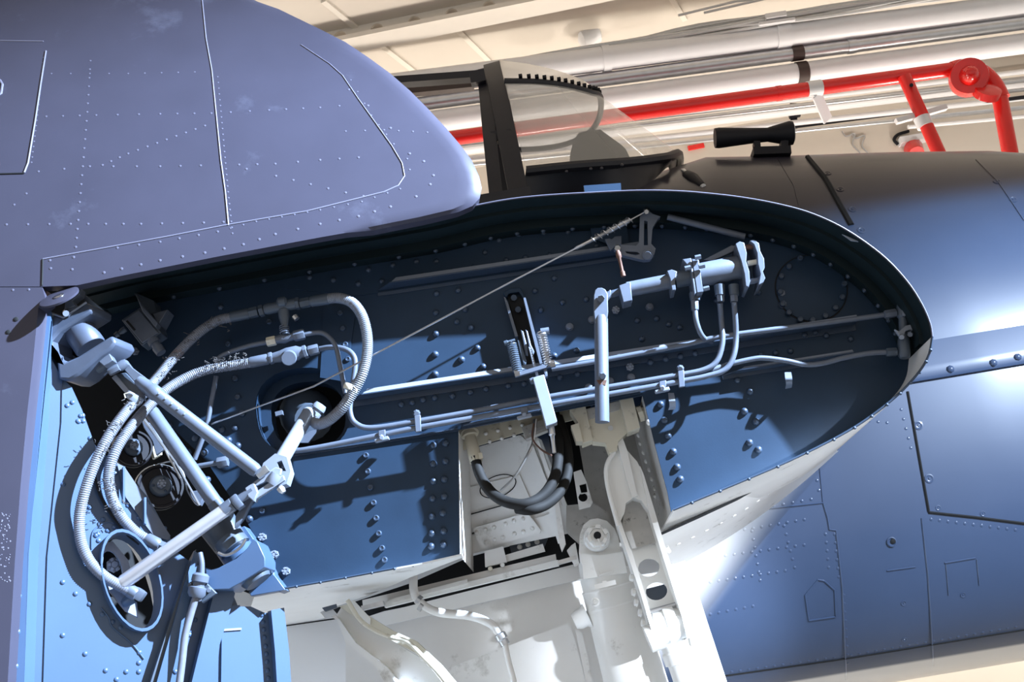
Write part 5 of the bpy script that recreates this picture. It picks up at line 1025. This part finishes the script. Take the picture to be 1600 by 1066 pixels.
# dusty lint clinging to the hoses
li = MB()
for (x, y, Y, n_) in ((330, 505, -.12, 14), (300, 530, -.13, 16), (270, 560, -.15, 14), (330, 570, -.12, 30), (372, 560, -.11, 26), (345, 566, -.11, 22), (205, 630, -.25, 16), (180, 668, -.28, 22), (160, 700, -.29, 20), (168, 760, -.26, 30), (180, 795, -.25, 20), (260, 585, -.17, 12), (348, 508, -.12, 10)):
    for _ in range(n_):
        p0_ = P(x+random.uniform(-14, 14), y+random.uniform(-9, 9), Y+random.uniform(-0.01, 0.01)); d0 = V((random.uniform(-1, 1), random.uniform(-1, 0.3), random.uniform(-.6, 1))).normalized()*random.uniform(0.004, 0.012)
        li.tube([p0_, p0_+d0*0.6+V((0.002, 0, 0)), p0_+d0], 0.0009, 4)
solo('lint', li, M['lint'], 'dusty lint clinging to the two worn hoses', 'lint', kind='stuff')
for x, y, x2, y2, lab in ((338, 588, 304, 718, 'thin upright grey rod left of the access hole'),):
    solo('thin_rod', MB().tube(spl(L3([(x, y, -0.05), (330, 630, -0.045), (321, 672, -0.04), (x2, y2, -0.03)]), 5), S(8)/2, 10), M['hard'], lab, 'rod')
t = thing('stub_line', 'short horizontal line with a hex nut below the rivet cluster', 'hydraulic line', P(325, 728, -0.05)); tubep('tube', [(285, 733), (342, 723)], 8, M['hard'], t, -0.05, smooth=False); nutp('nut', (340, 724), (356, 721), 9, M['hard'], t, -0.05)
# ---- pivot rod out of the access hole, clevis, bright rod
pv = thing('pivot_rod', 'pale rod coming out of the access hole to a forked clevis', 'rod', P(450, 710, -0.12))
cylp('tube', (483, 645), (438, 722), [(0, 11), (0.4, 11), (1, 11.5)], M['pale'], pv, -0.02, 18, -0.17)
def q6(l): return cp(l, 60, 640, .25)
part('fork', MB().plate_holes(L3(q6([(1405, 335), (1480, 275), (1550, 295), (1575, 385), (1550, 465), (1500, 480), (1450, 420), (1380, 420)]), -0.20), [L3(q6([(1490, 330), (1520, 318), (1548, 385), (1510, 385)]), -0.20)], (0, 0.04, 0)), M['pale'], pv)
pr_('fork_arm', q6([(1295, 490), (1370, 435), (1480, 360), (1520, 370), (1510, 410), (1350, 480), (1330, 520)]), -0.22, 0.012, M['pale'], pv); pr_('fork_arm', q6([(1330, 560), (1350, 570), (1540, 440), (1530, 410), (1480, 430), (1350, 520)]), -0.22, 0.012, M['pale'], pv)
cylp('pin', (434, 742), (424, 757), [(0, 11), (0.5, 12), (1, 10)], M['pale'], pv, -0.21, 14); cylp('pin_nut', (437, 762), (444, 770), [(0, 6), (0.5, 6.5), (1, 4)], M['steel'], pv, -0.21, 6); nutp('pin_head', (402, 744), (418, 732), 7, M['galv'], pv, -0.23)
rd = thing('adjusting_rod', 'bright polished metal rod running down to the round hole', 'rod', P(270, 850, -0.22))
cylp('rod', (362, 790), (190, 912), [(0, 10.5), (0.97, 11.5), (1, 10)], M['bright'], rd, -0.22, 20); nutp('lock_nut', (366, 789), (376, 781), 13, M['hard'], rd, -0.22); cylp('shank', (350, 798), (395, 766), [(0, 11), (0.3, 11), (0.35, 7), (1, 7)], M['hard'], rd, -0.22)
pr_('yoke', q6([(1290, 490), (1345, 455), (1370, 520), (1345, 575), (1310, 545)]), -0.23, 0.03, M['pale'], rd)
# ---- linkage tubes
l1 = thing('linkage_tube', 'upper grey linkage tube from the hinge to the clevis', 'linkage', P(320, 670, -0.22))
cylp('tube', (216, 594), (403, 738), [(0, 8), (0.06, 11), (0.1, 11), (0.11, 12.5), (0.16, 12.5), (0.17, 11), (0.97, 11), (1, 9)], M['hard'], l1, -0.23, 18)
pr_('fork_plate', [(182, 568), (197, 562), (206, 574), (238, 598), (246, 610), (226, 616), (214, 602), (194, 578)], -0.235, 0.012, M['hard'], l1); pr_('fork_plate', [(176, 586), (196, 582), (224, 612), (226, 626), (206, 618)], -0.215, 0.012, M['hard2'], l1)
nutp('fork_bolt', (170, 582), (186, 574), 7, M['hard'], l1, -0.25); cylp('fork_bolt_end', (186, 574), (198, 566), [(0, 8), (0.6, 8), (1, 6)], M['hard'], l1, -0.24, 10); pr_('side_flat', [(174, 590), (181, 585), (204, 612), (196, 615)], -0.22, 0.01, M['pale'], l1)
for k in range(5): part('tube_rivet', MB().lathe(P(248+k*10, 615+k*8, -0.248), P(248+k*10, 615+k*8, -0.252), [(0, 0.003), (1, 0.002)], 6), M['pale'], l1)
l2 = thing('linkage_tube', 'lower grey linkage tube slanting past the pulleys', 'linkage', P(290, 715, -0.16)); cylp('tube', (234, 640), (340, 792), [(0, 10), (0.03, 11.5), (1, 11.5)], M['hard'], l2, -0.16, 18); cylp('end_collar', (336, 786), (348, 803), [(0, 12.5), (1, 12.5)], M['hard2'], l2, -0.16, 14)
# ---- pulleys and their cables
def pulley(cx, cy, r, lab, Y):
    t = thing('pulley', lab, 'pulley', P(cx, cy, Y)); nn = V((0.45, -0.85, 0.1)).normalized(); c = P(cx, cy, Y); R_ = S(r, Y)
    part('wheel', MB().lathe(c-nn*0.012, c+nn*0.012, [(0, R_*0.4), (0, R_), (0.25, R_), (0.5, R_*0.88), (0.75, R_), (1, R_), (1, R_*0.9), (0.8, R_*0.85), (0.8, R_*0.5), (1, R_*0.45)], 28), M['black'], t); part('hub', MB().lathe(c+nn*0.010, c+nn*0.020, [(0, R_*0.5), (0.6, R_*0.48), (1, R_*0.4)], 16), M['hard2'], t)
    inst('castle_nut', U_cast, t, c+nn*0.020, nn, 0.011); q = c-nn*0.002; part('guard', MB().tube([q+(frame(nn)[1]*math.cos(a)+frame(nn)[2]*math.sin(a))*R_*1.08 for a in [0.2*k-2.2 for k in range(16)]], 0.002, 5), M['galv'], t)
    for k in range(3): a = k*2.1; inst('hub_rivet', U_riv, t, c+nn*0.019+(frame(nn)[1]*math.cos(a)+frame(nn)[2]*math.sin(a))*R_*0.33, nn, 0.004)
    return t
pulley(208, 702, 29, 'upper black cable pulley in the gap beside the hoses', -0.10); pulley(250, 762, 35, 'lower black cable pulley above the bright rod', -0.12)
pr_('pulley_guard', [(220, 655), (236, 662), (252, 688), (256, 702), (244, 712), (238, 690), (224, 668)], -0.08, 0.01, M['hard'], l2)
for k, (a, b, lab) in enumerate((((220, 650), (282, 748), 'steel cable over the upper pulley, left strand'), ((226, 655), (312, 790), 'steel cable over the upper pulley, right strand'))): solo('pulley_cable', MB().tube(L3([(a[0], a[1], -0.11), ((a[0]+b[0])/2+5, (a[1]+b[1])/2, -0.13), (b[0], b[1], -0.12)]), 0.0028, 6), M['galv'], lab, 'cable')
solo('pulley_cable', MB().tube(spl(L3([(246, 726), (268, 722), (286, 738), (292, 765), (304, 785), (310, 790)], -0.12), 5), 0.002, 6), M['galv'], 'cable wrapping the rim of the lower pulley', 'cable')
t = thing('pulley_bracket', 'pale bracket end beyond the lower pulley', 'bracket', P(310, 780, -0.08)); pr_('plate', [(296, 768), (312, 766), (318, 778), (312, 790), (300, 782)], -0.08, 0.02, M['hard'], t); pr_('tab', [(232, 700), (250, 692), (252, 710), (238, 718)], -0.06, 0.01, M['cream'], t)
# ---- hinge fitting at the upper left
hg = thing('hinge_fitting', 'heavy blue grey wing fold hinge yoke with a roller at far left', 'hinge', P(120, 530, -0.3)); Yg = -0.295
def q4(l): return cp(l, 40, 400, .25)
yk = q4([(165, 360), (238, 385), (272, 362), (380, 290), (412, 315), (410, 350), (350, 388), (212, 470), (158, 530), (165, 600), (210, 655), (240, 665), (330, 625), (480, 530), (538, 495), (562, 540), (530, 582), (470, 620), (400, 680), (330, 742), (270, 776), (205, 772), (188, 610), (118, 560), (148, 430)])
bev(part('yoke', MB().prism(L3(yk, Yg), (0.02, 0.08, 0)), M['yoke'], hg), 0.006); part('yoke_edge', MB().tube(L3(q4([(165, 360), (238, 385), (272, 362), (380, 290)]), Yg-0.002), 0.003, 6), M['pale'], hg)
cylp('roller', q4([(300, 415)])[0], q4([(410, 575)])[0], [(0, 23), (0.05, 25), (0.95, 25), (1, 23)], M['yoke'], hg, Yg+0.05, 24); cylp('roller_flange', q4([(290, 400)])[0], q4([(302, 418)])[0], [(0, 27), (1, 27)], M['hard'], hg, Yg+0.05, 24)
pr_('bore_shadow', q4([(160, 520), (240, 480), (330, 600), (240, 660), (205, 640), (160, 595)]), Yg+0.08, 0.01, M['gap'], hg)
cd_ = P(92, 463, -0.37)
nd_ = V((-0.12, -0.70, 0.70)).normalized()
part('cap_disc', MB().lathe(cd_-nd_*0.007, cd_, [(0, 0.044), (0.2, 0.047), (0.9, 0.048), (1, 0.046)], 30), M['skin'], hg)
part('cap_screw', MB().lathe(cd_-nd_*0.002, cd_+nd_*0.003, [(0, 0.013), (0.7, 0.013), (0.8, 0.008), (1, 0.007)], 14), M['steel'], hg)
pr_('cap_lug', [(105, 452), (126, 450), (124, 460), (112, 470), (118, 478), (100, 484)], -0.30, 0.03, M['hard'], hg); cylp('yoke_pin', (103, 489), (103, 490), [(0, 5.5), (1, 5)], M['pale'], hg, Yg, 10, Yg-0.012); pr_('pin_tab', [(104, 484), (116, 474), (122, 480), (106, 496)], Yg-0.004, 0.01, M['hard'], hg)
pr_('adjust_block', q4([(450, 655), (515, 595), (545, 650), (490, 690)]), -0.28, 0.03, M['hard'], hg); cylp('boss', (150, 575), (176, 560), [(0, 12), (1, 12)], M['hard2'], hg, -0.25, 14)
# limit switch box on the rib
bx_ = thing('switch_box', 'small navy switch box with a triangular fin near the hinge', 'switch box', P(220, 510, -0.1)); Ys = -0.11
pr_('case', [(190, 500), (219, 480), (252, 520), (221, 540)], Ys, 0.05, M['hard2'], bx_); pr_('lid', [(193, 501), (217, 484), (247, 520), (222, 536)], Ys-0.006, 0.006, M['hard'], bx_); pr_('slot', [(196, 502), (199, 500), (212, 515), (209, 517)], Ys-0.008, 0.003, M['gap'], bx_)
pr_('fin', [(211, 458), (222, 478), (246, 504), (243, 512), (222, 486)], Ys-0.02, 0.03, M['hard'], bx_); pr_('rear_fin', [(238, 490), (261, 485), (247, 508)], Ys+0.02, 0.02, M['hard'], bx_)
cylp('gland', (236, 528), (252, 552), [(0, 10), (0.4, 10), (0.42, 7), (0.6, 7), (0.62, 9), (1, 8)], M['hard'], bx_, Ys+0.01, 12); cylp('plunger', (180, 525), (196, 514), [(0, 4), (0.3, 5), (0.4, 3), (0.7, 5), (1, 5)], M['hard2'], bx_, Ys+0.02, 10)
# ---- lower hinge at the foot of the gap
lh = thing('hinge_fitting', 'lower blue wing fold hinge block with dark rings', 'hinge', P(380, 890, -0.15)); Yq = -0.16
pr_('arm', [(321, 887), (330, 890), (342, 887), (369, 873), (386, 857), (396, 842), (402, 846), (414, 872), (414, 886), (395, 899), (376, 911), (358, 921), (332, 922), (322, 908)], Yq, 0.10, M['root'], lh)
cylp('barrel', (362, 852), (398, 903), [(0, 26), (0.38, 26), (0.42, 28), (0.9, 28), (1, 24)], M['root'], lh, Yq+0.07, 24); cylp('dark_ring', (356, 842), (368, 858), [(0, 24), (1, 25)], M['hard2'], lh, Yq+0.04, 24); cylp('dark_ring', (392, 892), (404, 910), [(0, 24), (0.6, 24), (1, 20)], M['hard2'], lh, Yq+0.05, 24)
part('circlip', MB().tube(spl(L3([(341, 864), (352, 868), (366, 863), (378, 853), (384, 842)], Yq-0.01), 5), 0.004, 8), M['steel'], lh); pr_('pivot_head', [(352, 842), (362, 832), (372, 834), (376, 842), (366, 850), (356, 850)], Yq+0.02, 0.02, M['hard'], lh)
cylp('upper_boss', (335, 812), (360, 850), [(0, 30), (1, 26)], M['hard2'], lh, Yq+0.09, 20); pr_('cheek_plate', [(374, 825), (382, 822), (398, 845), (416, 872), (430, 900), (446, 922), (436, 926), (412, 898), (396, 860)], -0.05, 0.05, M['root'], lh); pr_('strut_plate', [(394, 768), (402, 766), (378, 812), (366, 826), (368, 806)], -0.19, 0.02, M['hard'], lh)
pr_('foot_plate', [(414, 886), (430, 900), (446, 922), (392, 932), (388, 925), (402, 915)], -0.06, 0.03, M['root'], lh)
# cable gland and wire on the root rib
cg = thing('cable_gland', 'round cable gland on a square flange with a worn cable below', 'cable gland', P(312, 920, -0.2)); Yw = -0.18
pr_('flange', [(293, 912), (312, 900), (338, 927), (316, 943)], Yw, 0.012, M['hard2'], cg); cylp('gland', (315, 896), (306, 934), [(0, 9), (0.1, 13), (0.35, 13), (0.4, 9), (0.55, 9), (0.6, 14), (0.85, 14), (1, 10)], M['hard'], cg, Yw-0.01, 18)
tubep('cable', [(307, 931), (297, 963), (289, 995), (285, 1030), (280, 1070), (276, 1100)], 11, M['wrap'], cg, Yw-0.01); tubep('upper_tube', [(312, 864), (315, 880), (315, 898)], 9, M['hard'], cg, Yw)
for x, y in ((311, 908), (326, 922), (297, 915), (312, 936)): cylp('screw', (x, y), (x, y+1), [(0, 4), (1, 3)], M['hard'], cg, Yw, 8, Yw-0.012)
